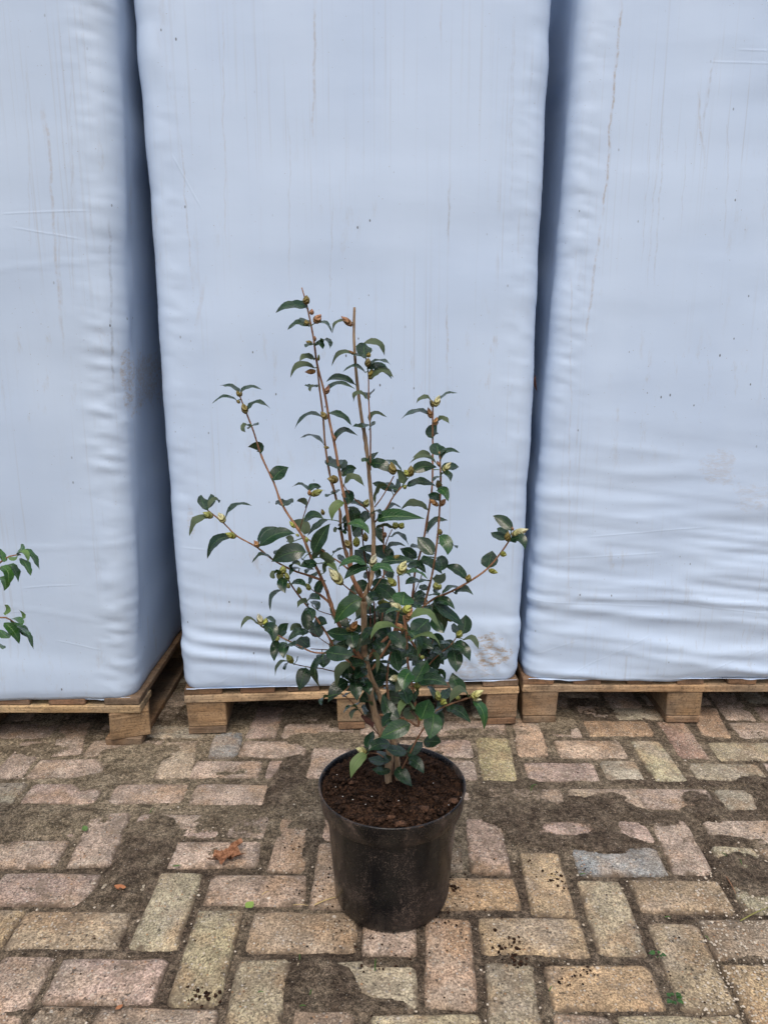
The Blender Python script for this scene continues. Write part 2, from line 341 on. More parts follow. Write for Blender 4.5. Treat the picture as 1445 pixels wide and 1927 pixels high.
# ================================================================ PAVEMENT
# traced brick corners (photo pixels, TL TR BR BL); (kind, column, row)
TR_N = {('H',2,3):(1076,1593,1243,1590,1249,1645,1083,1644), ('V',2,1):(1083,1652,1165,1652,1225,1799,1125,1795),
 ('H',3,2):(1184,1655,1357,1653,1381,1719,1201,1711), ('V',3,0):(1213,1732,1313,1733,1395,1904,1279,1899),
 ('V',1,2):(979,1606,1050,1606,1087,1715,995,1713), ('H',0,1):(900,1721,1092,1723,1115,1799,903,1796),
 ('H',1,0):(1026,1810,1222,1811,1260,1899,1034,1899), ('V',4,3):(1218,1540,1288,1538,1343,1643,1270,1645),
 ('V',-1,0):(797,1723,888,1723,898,1895,799,1895), ('H',-4,1):(472,1711,673,1713,673,1790,463,1790),
 ('V',-5,0):(373,1709,460,1709,415,1890,310,1889), ('V',-6,1):(305,1638,383,1640,335,1787,236,1784),
 ('V',-8,3):(173,1527,250,1530,207,1629,125,1628), ('H',-10,3):(-30,1581,131,1579,110,1629,-60,1630),
 ('H',-6,3):(330,1586,498,1582,482,1628,312,1627), ('H',-9,2):(0,1640,188,1640,172,1702,-30,1700),
 ('H',-8,1):(43,1712,247,1712,225,1788,10,1786), ('H',-7,0):(108,1800,311,1800,300,1887,82,1885),
 ('H',-5,2):(392,1643,582,1641,577,1702,386,1701), ('V',-4,3):(525,1540,598,1540,577,1633,503,1632),
 ('H',-1,2):(790,1650,972,1648,980,1711,790,1706), ('V',0,3):(874,1541,944,1543,963,1638,885,1636),
 ('V',-4,-1):(447,1802,550,1803,520,1990,405,1990), ('H',-3,0):(552,1802,785,1800,785,1899,548,1901),
 ('V',0,-1):(912,1812,1007,1812,1030,1990,920,1990), ('H',2,-1):(1163,1909,1398,1909,1430,1995,1180,1995),
 ('H',-2,-1):(696,1908,905,1906,915,1995,695,1995), ('H',5,4):(1327,1547,1470,1547,1490,1578,1337,1580)}
TR_5 = {-5:(-90,1472,45,1472,30,1512,-110,1512), -4:(66,1474,182,1475,172,1511,60,1511), -3:(214,1477,356,1475,350,1510,203,1510),
 -2:(370,1475,500,1477,495,1513,364,1511), 3:(1206,1485,1325,1485,1340,1520,1216,1519), 4:(1350,1485,1480,1485,1500,1521,1364,1521),
 1:(925,1483,1050,1484,1056,1520,930,1520)}
TR_M = {('H',-10,7-1):(64,1428,202,1425,198,1463,58,1462), ('V',-7,6):(311,1392,377,1392,360,1465,287,1465),
 ('H',-6,6):(372,1430,488,1428,478,1465,368,1463), ('V',-11,6):(41,1394,97,1396,42,1461,-16,1461),
 ('V',-10,7):(112,1358,175,1358,152,1423,93,1423), ('V',-6,7):(408,1360,462,1360,450,1422,391,1420),
 ('V',1,6):(891,1386,959,1385,976,1471,905,1471), ('H',2,6):(982,1433,1119,1431,1130,1470,993,1469),
 ('H',3,7):(1040,1391,1165,1390,1186,1427,1050,1426), ('V',5,6):(1181,1391,1240,1393,1296,1473,1233,1469),
 ('H',4,8):(1094,1354,1219,1354,1236,1387,1106,1386), ('V',6,7):(1231,1354,1290,1357,1337,1427,1279,1427),
 ('V',7,8):(1298,1326,1343,1327,1381,1387,1318,1386), ('H',7,7):(1331,1394,1470,1395,1490,1431,1347,1430),
 ('H',6,6):(1293,1435,1426,1437,1443,1472,1314,1467), ('H',8,8):(1368,1356,1500,1357,1520,1390,1389,1390),
 ('V',2,7):(961,1350,1012,1350,1030,1423,980,1423), ('V',4,9):(1073,1319,1136,1321,1150,1351,1090,1350)}
def quad(px): return [on_z(px[2 * i], px[2 * i + 1]).xy for i in range(4)]
def corners(key):
    k, c, r = key; wd, hg = (2, 1) if k == 'H' else (1, 2); e = 0.04
    return [(c + e, r + hg - e), (c + wd - e, r + hg - e), (c + wd - e, r + e), (c + e, r + e)]
def fit(tr):
    U = []; P = []
    for k, px in tr.items():
        for a, b in zip(corners(k), quad(px)): U.append(a); P.append(b)
    U = np.array(U, float); P = np.array([tuple(p) for p in P])
    A = np.c_[U, np.ones(len(U))]; C = np.linalg.lstsq(A, P, rcond=None)[0]; R = P - A @ C
    def f(c, r):
        q = np.array([c, r]); w_ = np.exp(-((U - q) ** 2).sum(1) / 1.6)
        return Vector(np.array([c, r, 1.0]) @ C + (w_[:, None] * R).sum(0) / (w_.sum() + 0.15))
    return f
fN, fM = fit(TR_N), fit(TR_M)
bricks = []                                                 # (centre, length, width, angle, key)
def add_quad(q, kind, key):
    TL, TR_, BR, BL = q
    cx_ = (TL + TR_ + BR + BL) / 4; hx = ((TR_ + BR) - (TL + BL)) / 2; vy = ((TL + TR_) - (BL + BR)) / 2
    if kind == 'H': a = math.atan2(hx.y, hx.x); L, W = hx.length, vy.length
    else: a = math.atan2(vy.y, vy.x); L, W = vy.length, hx.length
    bricks.append((cx_, L, W, a, key))
CMIN, CMAX = -26, 24
for r in range(-15, 5):
    for c in range(CMIN, CMAX):
        for kind, want in (('H', 1), ('V', 3)):
            key = (kind, c, r)
            if (c + r) % 4 != want: continue
            if key in TR_N: add_quad([p for p in map(Vector, quad(TR_N[key]))], kind, ('N',) + key); continue
            cs = corners(key)
            if kind == 'V' and r == 4: cs = [(a, min(b, 4.94)) for a, b in cs]
            add_quad([fN(*p) for p in cs], 'H' if (kind == 'V' and r == 4) else kind, ('N',) + key)
for r in range(6, 36):
    for c in range(CMIN, CMAX):
        for kind, want in (('H', 0), ('V', 3)):
            key = (kind, c, r)
            if (c - r) % 4 != want: continue
            if key in TR_M: add_quad([p for p in map(Vector, quad(TR_M[key]))], kind, ('M',) + key); continue
            add_quad([fM(*p) for p in corners(key)], kind, ('M',) + key)
    if r == 6:
        for c in range(CMIN, CMAX):
            if c % 4 == 0: add_quad([fM(*p) for p in [(c + .06, 6.94), (c + .94, 6.94), (c + .94, 6.06), (c + .06, 6.06)]], 'H', ('M', 'h', c, 6))
for i in range(-12, 13):
    if i in TR_5: q = [Vector(p) for p in quad(TR_5[i])]
    else:
        a, b = fN(i * 2 - 1.5, 5.0), fN(i * 2 + 0.5, 5.0)
        x0, x1 = (i * 0.2155 - 0.43 + 0.0), 0
        l = on_z(905, 1500).x + (i - 1) * 0.2155; y0, y1 = on_z(722, 1521).y, on_z(722, 1482).y
        q = [Vector((l, y1)), Vector((l + 0.205, y1)), Vector((l + 0.205, y0)), Vector((l, y0))]
    add_quad(q, 'H', ('R', i))

def brick_mesh(k, Lr, Wr):
    rs = random.Random(100 + k); L, W = Lr / 2, Wr / 2
    ring = []
    rc = 0.011
    for (sx, sy) in ((1, 1), (-1, 1), (-1, -1), (1, -1)):
        for a in (0.0, 0.5, 1.0):
            ang = {(1, 1): 0, (-1, 1): 90, (-1, -1): 180, (1, -1): 270}[(sx, sy)] + a * 90
            ring.append((sx * (L - rc) + rc * math.cos(math.radians(ang)), sy * (W - rc) + rc * math.sin(math.radians(ang))))
        if (sx, sy) in ((1, 1), (-1, -1)): ring.append((sx * L * 0.33, sy * W)); ring.append((-sx * L * 0.33, sy * W))
    ring = [(x + rs.uniform(-.0022, .0022), y + rs.uniform(-.0022, .0022)) for x, y in ring]
    n = len(ring); vs = []
    for (ins, z) in ((0.0, -0.06), (0.0, -0.008), (0.0030, -0.0028), (0.0085, -0.0004)):
        for x, y in ring:
            vs.append((x - math.copysign(min(ins, abs(x)), x), y - math.copysign(min(ins, abs(y)), y), z + (rs.uniform(-.0006, .0006) if z > -.05 else 0)))
    fs = []
    for j in range(3):
        for i in range(n): fs.append((j * n + i, j * n + (i + 1) % n, (j + 1) * n + (i + 1) % n, (j + 1) * n + i))
    vs.append((0, 0, rs.uniform(-.0005, .0010))); c = len(vs) - 1
    for i in range(n): fs.append((3 * n + i, 3 * n + (i + 1) % n, c))
    me = bpy.data.meshes.new('brick'); me.from_pydata(vs, [], fs); me.materials.append(M_BRICK)
    me.polygons.foreach_set('use_smooth', [True] * len(me.polygons)); me.update(); return me
BM = [brick_mesh(k, 0.206, 0.100) for k in range(8)]; BH = [brick_mesh(20 + k, 0.100, 0.100) for k in range(3)]
PAL = [((0.30, 0.232, 0.182), 5), ((0.32, 0.25, 0.21), 4), ((0.27, 0.215, 0.155), 4), ((0.30, 0.24, 0.16), 4), ((0.25, 0.205, 0.16), 3), ((0.33, 0.255, 0.165), 3), ((0.29, 0.27, 0.20), 1)]
PALW = [p for p, n in PAL for _ in range(n)]
PINK, ROSE, TAN, OLIVE, GREY, BLUE, SAND_, BROWN = (0.35, 0.282, 0.243), (0.315, 0.245, 0.218), (0.335, 0.262, 0.178), (0.285, 0.25, 0.185), (0.30, 0.275, 0.225), (0.225, 0.242, 0.258), (0.40, 0.35, 0.245), (0.27, 0.205, 0.145)
BCOL = {('N','H',2,3):BLUE, ('N','V',2,1):OLIVE, ('N','H',3,2):(0.30,0.235,0.165), ('N','V',3,0):(0.285,0.235,0.165), ('N','V',1,2):TAN,
 ('N','H',0,1):(0.36,0.275,0.18), ('N','H',1,0):(0.36,0.265,0.17), ('N','V',4,3):PINK, ('N','V',-1,0):(0.31,0.225,0.17), ('N','H',-4,1):(0.30,0.23,0.165),
 ('N','V',-5,0):(0.295,0.262,0.18), ('N','V',-6,1):(0.36,0.325,0.24), ('N','V',-8,3):PINK, ('N','H',-10,3):PINK, ('N','H',-6,3):PINK, ('N','H',-9,2):ROSE,
 ('N','H',-8,1):(0.30,0.245,0.18), ('N','H',-7,0):ROSE, ('N','H',-5,2):(0.29,0.225,0.185), ('N','V',-4,3):(0.30,0.225,0.175), ('N','H',-1,2):(0.36,0.26,0.165),
 ('N','V',0,3):(0.34,0.26,0.22), ('N','V',-4,-1):OLIVE, ('N','H',-3,0):(0.38,0.34,0.26), ('N','V',0,-1):OLIVE, ('N','H',2,-1):SAND_, ('N','H',-2,-1):SAND_,
 ('N','H',5,4):(0.40,0.33,0.28), ('N','V',-7,2):(0.42,0.375,0.30), ('R',3):PINK, ('R',-4):ROSE, ('R',-3):PINK, ('R',-2):PINK, ('M','V',1,6):(0.305,0.270,0.165), ('M','V',5,6):(0.37,0.34,0.235),
 ('M','H',2,6):ROSE, ('M','H',3,7):(0.34,0.265,0.21), ('M','H',4,8):(0.29,0.205,0.14), ('M','V',6,7):(0.29,0.20,0.165), ('M','V',7,8):(0.31,0.22,0.16),
 ('M','H',-10,6):PINK, ('M','V',-7,6):(0.34,0.28,0.22), ('M','H',-6,6):PINK, ('M','V',-6,7):BLUE, ('M','V',2,7):(0.37,0.27,0.20), ('M','H',7,7):(0.30,0.265,0.19), ('M','H',6,6):(0.29,0.255,0.19)}
pavement = empty('pavement', (0, 2.0, 0)); tag(pavement, kind='structure')
bricks.sort(key=lambda b: (b[0] - Vector((0.0, 1.35))).length + (0.6 * max(0, b[0].y - 2.2)))
single = [b for b in bricks if abs(b[0].x) < 0.62 * b[0].y + 0.14 and 0.82 < b[0].y < 3.1][:296]
ids = {id(b) for b in single}
def brick_tf(b):
    rs = random.Random(hash(b[4][1:]) if False else int(abs(b[0].x * 7919 + b[0].y * 104729) * 1000))
    half = b[1] < 0.14
    return rs, half
for b in single:
    rs, half = brick_tf(b)
    me = rs.choice(BH if half else BM)
    o = bpy.data.objects.new('brick', me); COL.objects.link(o); o.parent = pavement
    o.location = (b[0].x, b[0].y - 2.0, rs.uniform(-.0025, .0010))
    o.rotation_euler = (rs.uniform(-.012, .012), rs.uniform(-.008, .008), b[3] + rs.choice((0, math.pi)))
    o.scale = (max(0.90, min(1.08, b[1] / (0.100 if half else 0.206))), max(0.88, min(1.08, b[2] / 0.100)), 1)
    col = BCOL.get(b[4]) or (rs.choice((PINK, ROSE, PINK, (0.31, 0.25, 0.205), GREY)) if b[0].y > 1.42 else rs.choice(PALW))
    k = rs.uniform(1.10, 1.28); o.color = (col[0] * k * .985, col[1] * k * 1.02, col[2] * k, 1)
# the remaining bricks, far outside the frame, as one part
vs, fs, fc = [], [], []
far = [b for b in bricks if id(b) not in ids and -1.5 < b[0].y < 4.3 and abs(b[0].x) < 2.8]
for b in far:
    me = BM[0] if b[1] > 0.14 else BH[0]; off = len(vs); ca, sa = math.cos(b[3]), math.sin(b[3])
    sx, sy = b[1] / (0.206 if b[1] > 0.14 else 0.1), b[2] / 0.1
    for v in me.vertices:
        x, y = v.co.x * sx, v.co.y * sy
        vs.append((b[0].x + x * ca - y * sa, b[0].y - 2.0 + x * sa + y * ca, v.co.z - 0.001))
    for p in me.polygons: fs.append(tuple(i + off for i in p.vertices))
t_ = NT('outer_brick'); ov = t_.tc.outputs['Object']
m_outer = t_.done(t_.mix(t_.noise(ov, 300, 3, 0.7), t_.mix(t_.noise(ov, 5, 2), (0.20, 0.15, 0.11), (0.27, 0.21, 0.15)), (0.36, 0.29, 0.22)), 0.9, t_.bump(t_.noise(ov, 200, 3), 0.8, 0.003), 0.2)
ob = mesh_obj('outer_bricks', vs, fs, m_outer, pavement); ob['kind'] = 'stuff'; ob.color = (0.29, 0.225, 0.17, 1)

# sand and soil between and over the bricks
PATCH = [(425,1402,30,26,-.0065,.5),(350,1440,40,20,-.002,.7),  # px centre, px radii, height above the joint level, tone (0 dark, 1 pale)
 (268,1610,48,75,.0072,.12), (215,1692,60,22,.0062,.2), (225,1705,40,14,-.003,.5), (600,1855,70,50,.0070,.10), (700,1888,70,18,.0064,.15), (735,1850,48,34,-.0035,.3),
 (740,1810,60,12,.006,.12), (955,1505,76,42,.0060,.25), (1040,1560,110,42,.0074,.06), (1130,1515,70,26,.0070,.06), (1150,1590,70,18,.006,.05), (1062,1557,34,13,-.0040,.3),
 (1405,1640,60,42,.0074,.10), (1320,1515,34,28,.0066,.05), (1240,1540,60,14,.0056,.08), (1350,1580,70,10,.006,.05), (480,1545,100,30,.0046,.5), (540,1470,36,40,.0072,.03),
 (560,1440,26,22,.006,.05), (600,1500,50,28,.0046,.4), (300,1560,60,18,.0044,.35), (90,1545,110,28,.0052,.8), (180,1470,40,16,.0050,.8), (255,1425,60,28,.0052,.85),
 (110,1530,60,16,.004,.6), (420,1600,40,10,.003,.3), (60,1410,60,12,.004,.7), (640,1395,90,16,.0062,.8), (700,1340,160,22,.007,.6), (300,1345,110,20,.004,.15),
 (1040,1350,40,28,.006,.8), (920,1378,70,9,.0048,.7), (840,1500,28,80,.0045,.6), (860,1600,20,60,.004,.6), (590,1600,24,60,.0040,.15), (60,1640,40,8,.003,.2),
 (120,1790,120,9,.0035,.1), (140,1905,150,12,.0050,.1), (960,1800,120,8,.0030,.15), (995,1860,34,40,.0045,.2), (1290,1470,120,9,.004,.05), (1440,1500,30,60,.005,.15),
 (430,1450,40,8,.003,.6), (20,1560,40,40,.006,.5), (340,1480,40,20,.002,.7), (700,1930,200,10,.004,.2), (1410,1800,30,40,.003,.25)]
sx_ = np.arange(-1.75, 1.751, 0.0055); sy_ = np.arange(0.72, 3.4, 0.0055)
X, Y = np.meshgrid(sx_, sy_)
Z = -0.0042 + 0.0016 * fbm(X * 30, Y * 30, 4, 3) + 0.0013 * vnoise(X * 9, Y * 9, 8) + 0.0009 * vnoise(X * 150, Y * 150, 4)
front_ = sstep(1.50, 1.35, Y); Z -= 0.0032 * front_
tone = 0.30 + 0.45 * fbm(X * 7, Y * 7, 4, 21) - 0.22 * front_
left = sstep(-0.05, -0.6, X) * sstep(1.45, 1.65, Y); tone = tone + 0.45 * left
Z += 0.0022 * left * (0.6 + fbm(X * 14, Y * 14, 3, 31)) + 0.0015 * sstep(1.75, 2.1, Y)
dn1, dn2 = fbm(X * 16, Y * 16, 4, 41), fbm(X * 16, Y * 16, 4, 47)
for (px, py, rx, ry, h, tn) in PATCH:
    c = on_z(px, py); ex = abs(on_z(px + rx, py).x - c.x); ey = abs(on_z(px, py - ry).y - on_z(px, py + ry).y) / 2
    q = np.sqrt(((X - c.x) / ex + dn1 * 0.35) ** 2 + ((Y - c.y) / ey + dn2 * 0.35) ** 2)
    m = sstep(1.35, 0.75, q)
    Z += h * m * (1 if h < 0 else 1 + 0.5 * front_)
    if h > 0: tone = tone * (1 - m) + (tn + 0.12 * dn1) * m
Z = np.where(Z > 0.0042, 0.0042 + (Z - 0.0042) * 0.15, Z)
Z += 0.0006 * vnoise(X * 260, Y * 260, 9)
sand = grid_mesh('sand', X, Y, np.minimum(Z, -0.0016 + 0.25 * (Z + .0016)) * (Z > -.0016) + Z * (Z <= -.0016), M_SAND, attr={'tone': tone})
drift = grid_mesh('sand_drift', X, Y, np.maximum(Z, -0.0005) + 0.0002, M_THIN, attr={'tone': tone, 'cover': Z})
bm = bmesh.new(); bm.from_mesh(drift.data); cov = bm.verts.layers.float['cover']
bmesh.ops.delete(bm, geom=[f for f in bm.faces if max(v[cov] for v in f.verts) < -.0042], context='FACES'); bm.to_mesh(drift.data); bm.free()
tag(drift, 'thin dusting of sand and dark soil lying over the bricks', 'sand', kind='stuff'); tag(sand, 'grey brown sand and soil filling the joints and drifting over the bricks', 'sand', kind='stuff')
g = mesh_obj('ground', [(-200, -200, -0.03), (200, -200, -0.03), (200, 200, -0.03), (-200, 200, -0.03)], [(0, 1, 2, 3)],
             mat_plain('bare_ground', (0.12, 0.09, 0.065), (0.22, 0.18, 0.13), 3, 0.95)); tag(g, kind='structure')

# ================================================================ PALLETS
def box(name, x0, x1, y0, y1, z0, z1, mat, parent, jit=0.001, bev=0.0025, tint=None, seed=0, rz=0.0):
    rs = random.Random(seed * 31 + int(abs(x0 * 997 + y0 * 613 + z0 * 101) * 100))
    bm = bmesh.new(); bmesh.ops.create_cube(bm, size=1)
    w_, d_, h_ = x1 - x0, y1 - y0, z1 - z0
    for v in bm.verts:
        v.co = Vector((v.co.x * w_ + rs.uniform(-jit, jit), v.co.y * d_ + rs.uniform(-jit, jit), v.co.z * h_ + rs.uniform(-jit, jit) * 0.5))
    bmesh.ops.bevel(bm, geom=bm.edges[:], offset=bev, segments=1, affect='EDGES')
    me = bpy.data.meshes.new(name); bm.to_mesh(me); bm.free(); me.materials.append(mat)
    o = bpy.data.objects.new(name, me); COL.objects.link(o); o.parent = parent
    o.location = ((x0 + x1) / 2, (y0 + y1) / 2, (z0 + z1) / 2); o.rotation_euler = (0, 0, rz)
    k = rs.uniform(0.82, 1.1); tc = tint or (1, 1, 1); o.color = (tc[0] * k, tc[1] * k * rs.uniform(.95, 1.02), tc[2] * k, 1)
    return o
def pallet(loc, rz, W, label, blocks, deck, seed, D=1.18, twist=()):
    p = empty('wooden_pallet', loc, rz); tag(p, label, 'pallet', 'pallets under the wrapped bales')
    for (a, b) in blocks:                                   # runner below, blocks above it (three deep)
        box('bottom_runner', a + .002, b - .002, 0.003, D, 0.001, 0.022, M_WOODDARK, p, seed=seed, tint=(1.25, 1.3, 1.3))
        for yy in (0.004, D / 2 - .06, D - .14):
            tw = twist[0] if (twist and (a, b) == blocks[-1] and yy < .1) else 0.0
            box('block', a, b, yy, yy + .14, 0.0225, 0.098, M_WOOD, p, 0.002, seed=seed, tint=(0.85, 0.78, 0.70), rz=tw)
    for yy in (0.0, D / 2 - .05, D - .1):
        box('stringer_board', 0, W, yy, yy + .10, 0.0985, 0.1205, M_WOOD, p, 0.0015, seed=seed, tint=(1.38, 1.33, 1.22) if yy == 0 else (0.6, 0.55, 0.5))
    for (a, b) in deck:
        box('deck_board', a, b, 0.004, D + .002, 0.121, 0.1405, M_WOODDARK, p, 0.0015, seed=seed + int(a * 100))
    return p
MID_RZ = math.atan2(0.058, 0.94)
mid_loc = Vector((-0.556, 1.920, 0)); right_loc = Vector((0.398, 1.985, 0)); left_loc = Vector((-1.66, 1.862, 0))
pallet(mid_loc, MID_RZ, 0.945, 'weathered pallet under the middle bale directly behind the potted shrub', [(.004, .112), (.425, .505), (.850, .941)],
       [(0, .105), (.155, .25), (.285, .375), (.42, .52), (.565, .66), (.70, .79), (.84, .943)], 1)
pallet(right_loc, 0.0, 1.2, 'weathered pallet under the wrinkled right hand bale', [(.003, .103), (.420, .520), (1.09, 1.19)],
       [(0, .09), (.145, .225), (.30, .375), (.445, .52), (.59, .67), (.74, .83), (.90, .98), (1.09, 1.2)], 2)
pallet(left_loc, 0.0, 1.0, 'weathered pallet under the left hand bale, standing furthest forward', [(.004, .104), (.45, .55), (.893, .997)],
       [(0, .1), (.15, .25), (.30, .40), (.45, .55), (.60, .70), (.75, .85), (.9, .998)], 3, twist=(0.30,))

# ================================================================ WRAPPED BALES
def bale(name, loc, rz, label, W, D, lean_l, lean_r, fn, mat, seed, pucker=.003, z0=0.1392, H=2.42):
    """lean_l / lean_r: x offsets of the left and right side at the top; fn(lx, z) -> outward push on the front"""
    rc = 0.050
    nf = int(W / .012); nside = 60
    path = []                                               # (x, y, nx, ny, region, arc to the front corner)
    def arc(cx_, cy_, a0, a1, reg, n=6):
        for i in range(n + 1):
            a = math.radians(a0 + (a1 - a0) * i / n); path.append((cx_ + rc * math.cos(a), cy_ + rc * math.sin(a), math.cos(a), math.sin(a), reg))
    for i in range(nside): path.append((0.0, D - rc - (D - 2 * rc) * i / nside, -1, 0, 'L'))
    arc(rc, rc, 180, 270, 'C')
    for i in range(1, nf): path.append((rc + (W - 2 * rc) * i / nf, 0.0, 0, -1, 'F'))
    arc(W - rc, rc, 270, 360, 'C')
    for i in range(1, nside): path.append((W, rc + (D - 2 * rc) * i / nside, 1, 0, 'R'))
    arc(W - rc, D - rc, 0, 90, 'B')
    for i in range(1, 10): path.append((W - rc - (W - 2 * rc) * i / 10, D, 0, 1, 'B'))
    arc(rc, D - rc, 90, 180, 'B')
    P = np.array([p[:4] for p in path]); reg = np.array([p[4] for p in path])
    zz = np.concatenate([np.arange(z0, 2.0, 0.008), np.linspace(2.0, H - .05, 10)])
    n = len(P); Zg, _ = np.meshgrid(zz, np.zeros(n), indexing='ij')
    px = np.tile(P[:, 0], (len(zz), 1)); py = np.tile(P[:, 1], (len(zz), 1)); nx = np.tile(P[:, 2], (len(zz), 1)); ny = np.tile(P[:, 3], (len(zz), 1))
    tz = (Zg - z0) / (H - z0)
    front = np.tile(np.isin(reg, ['F', 'C']).astype(float), (len(zz), 1)) * (ny < 0.01)
    sidem = np.tile(np.isin(reg, ['L', 'R']).astype(float), (len(zz), 1))
    dcor = np.minimum(px, W - px); s = np.where(front > 0, px, py)
    d = 0.0035 * fbm(s * 3.0, Zg * 2.2, 3, seed)
    d += front * 0.006 * np.sin(np.pi * np.clip(px / W, 0, 1))
    # short puckers along the vertical edges
    env = np.exp(-((dcor - .045) / .045) ** 2) * front
    pk = 0.6 * vnoise(px * 14, Zg * 40, seed + 5) + 0.8 * (1 - 2 * np.abs(vnoise(px * 22 + Zg * 6, Zg * 58 + px * 14, seed + 6)))
    d += env * pucker * np.clip(pk, -.3, 1) * (0.4 + 0.6 * sstep(-.3, .4, vnoise(px * 0 + 3, Zg * 3.2, seed + 7)))
    d += sidem * 0.0035 * vnoise(py * 5, Zg * 9, seed + 9)
    edge = vnoise(px * 0 + 1.5, Zg * 11, seed + 12) * 0.0022 + vnoise(px * 0 + 4.5, Zg * 30, seed + 13) * 0.0010
    d += edge * np.tile((reg == 'C').astype(float), (len(zz), 1))
    d += front * fn(px, Zg)
    tuck = sstep(z0 + 0.028, z0, Zg); d -= 0.005 * tuck ** 1.5
    px2 = px + nx * d + np.where(px < W / 2, 1 - px / (W / 2), 0) * lean_l * tz + np.where(px > W / 2, px / (W / 2) - 1, 0) * lean_r * tz
    py2 = py + ny * d
    zlow = 0.005 * vnoise(s * 7, s * 0, seed + 20) + 0.003 * vnoise(s * 19, s * 0, seed + 21)
    Z2 = Zg + zlow * sstep(z0 + .12, z0, Zg)
    # round the top over and close it
    rows = [(px2, py2, Z2)]
    cxm, cym = W / 2, D / 2
    for (ins, up) in ((.012, .022), (.035, .04), (.08, .048), (.25, .05), (.62, .052)):
        k = 1 - ins; a, b_, c_ = px2[-1:], py2[-1:], Z2[-1:]
        rows.append((cxm + (a - cxm) * k, cym + (b_ - cym) * k, c_ * 0 + H - .05 + up))
    X_ = np.concatenate([r[0] for r in rows]); Y_ = np.concatenate([r[1] for r in rows]); Z_ = np.concatenate([r[2] for r in rows])
    X_ = np.c_[X_, X_[:, :1]]; Y_ = np.c_[Y_, Y_[:, :1]]; Z_ = np.c_[Z_, Z_[:, :1]]
    o = grid_mesh(name, X_[:, ::-1], Y_[:, ::-1], Z_[:, ::-1], mat)
    bm = bmesh.new(); bm.from_mesh(o.data); bmesh.ops.remove_doubles(bm, verts=bm.verts, dist=1e-5)
    be = [e for e in bm.edges if e.is_boundary and e.verts[0].co.z > H - .1]
    if be: bmesh.ops.holes_fill(bm, edges=be, sides=0)
    be = [e for e in bm.edges if e.is_boundary]
    if be: bmesh.ops.holes_fill(bm, edges=be, sides=0)
    bmesh.ops.recalc_face_normals(bm, faces=bm.faces); bm.to_mesh(o.data); bm.free()
    o.location = loc; o.rotation_euler = (0, 0, rz)
    tag(o, label, 'bale', 'film wrapped bales in a row')
    # crumpled film hem along the lower front edge
    xs = np.arange(0.012, W - 0.01, 0.006); zt = np.full_like(xs, z0 + 0.002)
    drop = 0.001 + 0.006 * np.clip(vnoise(xs * 9, xs * 0, seed + 30) + 0.4 * vnoise(xs * 31, xs * 0, seed + 31), 0, 2)
    zb = z0 + 0.003 - drop
    yt = 0.0042 + 0 * xs; yb = 0.0012 + 0.0012 * vnoise(xs * 16, xs * 0, seed + 32)
    ym = 0.0026 + 0.0008 * vnoise(xs * 22, xs * 0, seed + 33)
    Xh = np.stack([xs] * 3); Yh = np.stack([yt, ym, yb]); Zh = np.stack([zt, (zt + zb) / 2 + .001, zb])
    h = grid_mesh('film_hem', Xh, Yh, Zh, mat, o); h.data.flip_normals()
    return o
def f_mid(x, z):
    t = z - (0.22 + 0.10 * np.exp(-x / .16)); d = 0
    m = sstep(.62, .10, x) * (0.35 + 0.65 * sstep(.0, .12, x)) * sstep(.48, .22, z) * sstep(.13, .18, z)
    g = z + 0.14 * np.sqrt(np.clip(x, 0, 1)) + 0.015 * vnoise(x * 5, z * 3, 91)
    d = 0.0062 * m * np.sin(g * 135 + 1.4 * vnoise(x * 3, z * 6, 92)) * (0.5 + 0.5 * vnoise(x * 4, z * 11, 93))
    d += 0.0030 * sstep(.9, .5, np.abs(z - .9)) * vnoise(x * 2.2, z * 9, 94) * 0.6
    d += 0.004 * np.exp(-((x - .86) / .09) ** 2 - ((z - .22) / .06) ** 2) * np.sin((x + z * .7) * 120)
    d += 0.0045 * sstep(.55, .2, z) * vnoise(x * 3.5, z * 24 + x * 2, 95)
    return d
def f_right(x, z):
    rid = 1 - np.abs(vnoise(x * 2.0 + .6 * vnoise(x * 2, z * 4, 70), z * 15 + 1.6 * x, 71)) * 2
    low = sstep(.95, .35, z); d = 0.0050 * low * rid + 0.0024 * low * (1 - 2 * np.abs(vnoise(x * 3.4 + 2 * z, z * 38 + 4 * x, 77)))
    d += 0.0030 * low * vnoise(x * 3.2, z * 31 - 3 * x, 72)
    d += 0.0050 * np.exp(-((z - (.375 + .012 * np.sin(x * 6))) / .010) ** 2) * sstep(.03, .12, x)
    up = sstep(1.45, 1.75, z) * sstep(.25, .65, x); d += 0.0035 * up * (1 - 2 * np.abs(vnoise(x * 1.6, z * 9 + x, 73)))
    d += 0.0010 * vnoise(x * 5, z * 15, 74)
    return d
def f_left(x, z):
    d = 0.0025 * vnoise(x * 3, z * 7, 81)
    d += 0.003 * sstep(.5, .2, z) * vnoise(x * 3, z * 12 + x * 2, 82)
    # thin diagonal pull lines
    for (a, b, k) in ((.56, .02, .05), (1.25, -.10, .1), (.40, -.02, -.18)):
        d += 0.0012 * np.exp(-((z - a - k * (x - .7)) / .004) ** 2) * sstep(.35, .5, x)
    return d
def loc_of(px, py, loc, rz):                                # photo pixel -> bale-local x, z on its front plane
    d = ray(px, py); n = Vector((-math.sin(rz), math.cos(rz), 0)); k = (Vector(loc) - cam.location).dot(n) / d.dot(n)
    p = cam.location + d * k; q = Matrix.Rotation(-rz, 3, 'Z') @ (p - Vector(loc)); return q.x, q.z
BR, GR, DK = (0.33, 0.245, 0.165), (0.33, 0.33, 0.34), (0.10, 0.085, 0.08)
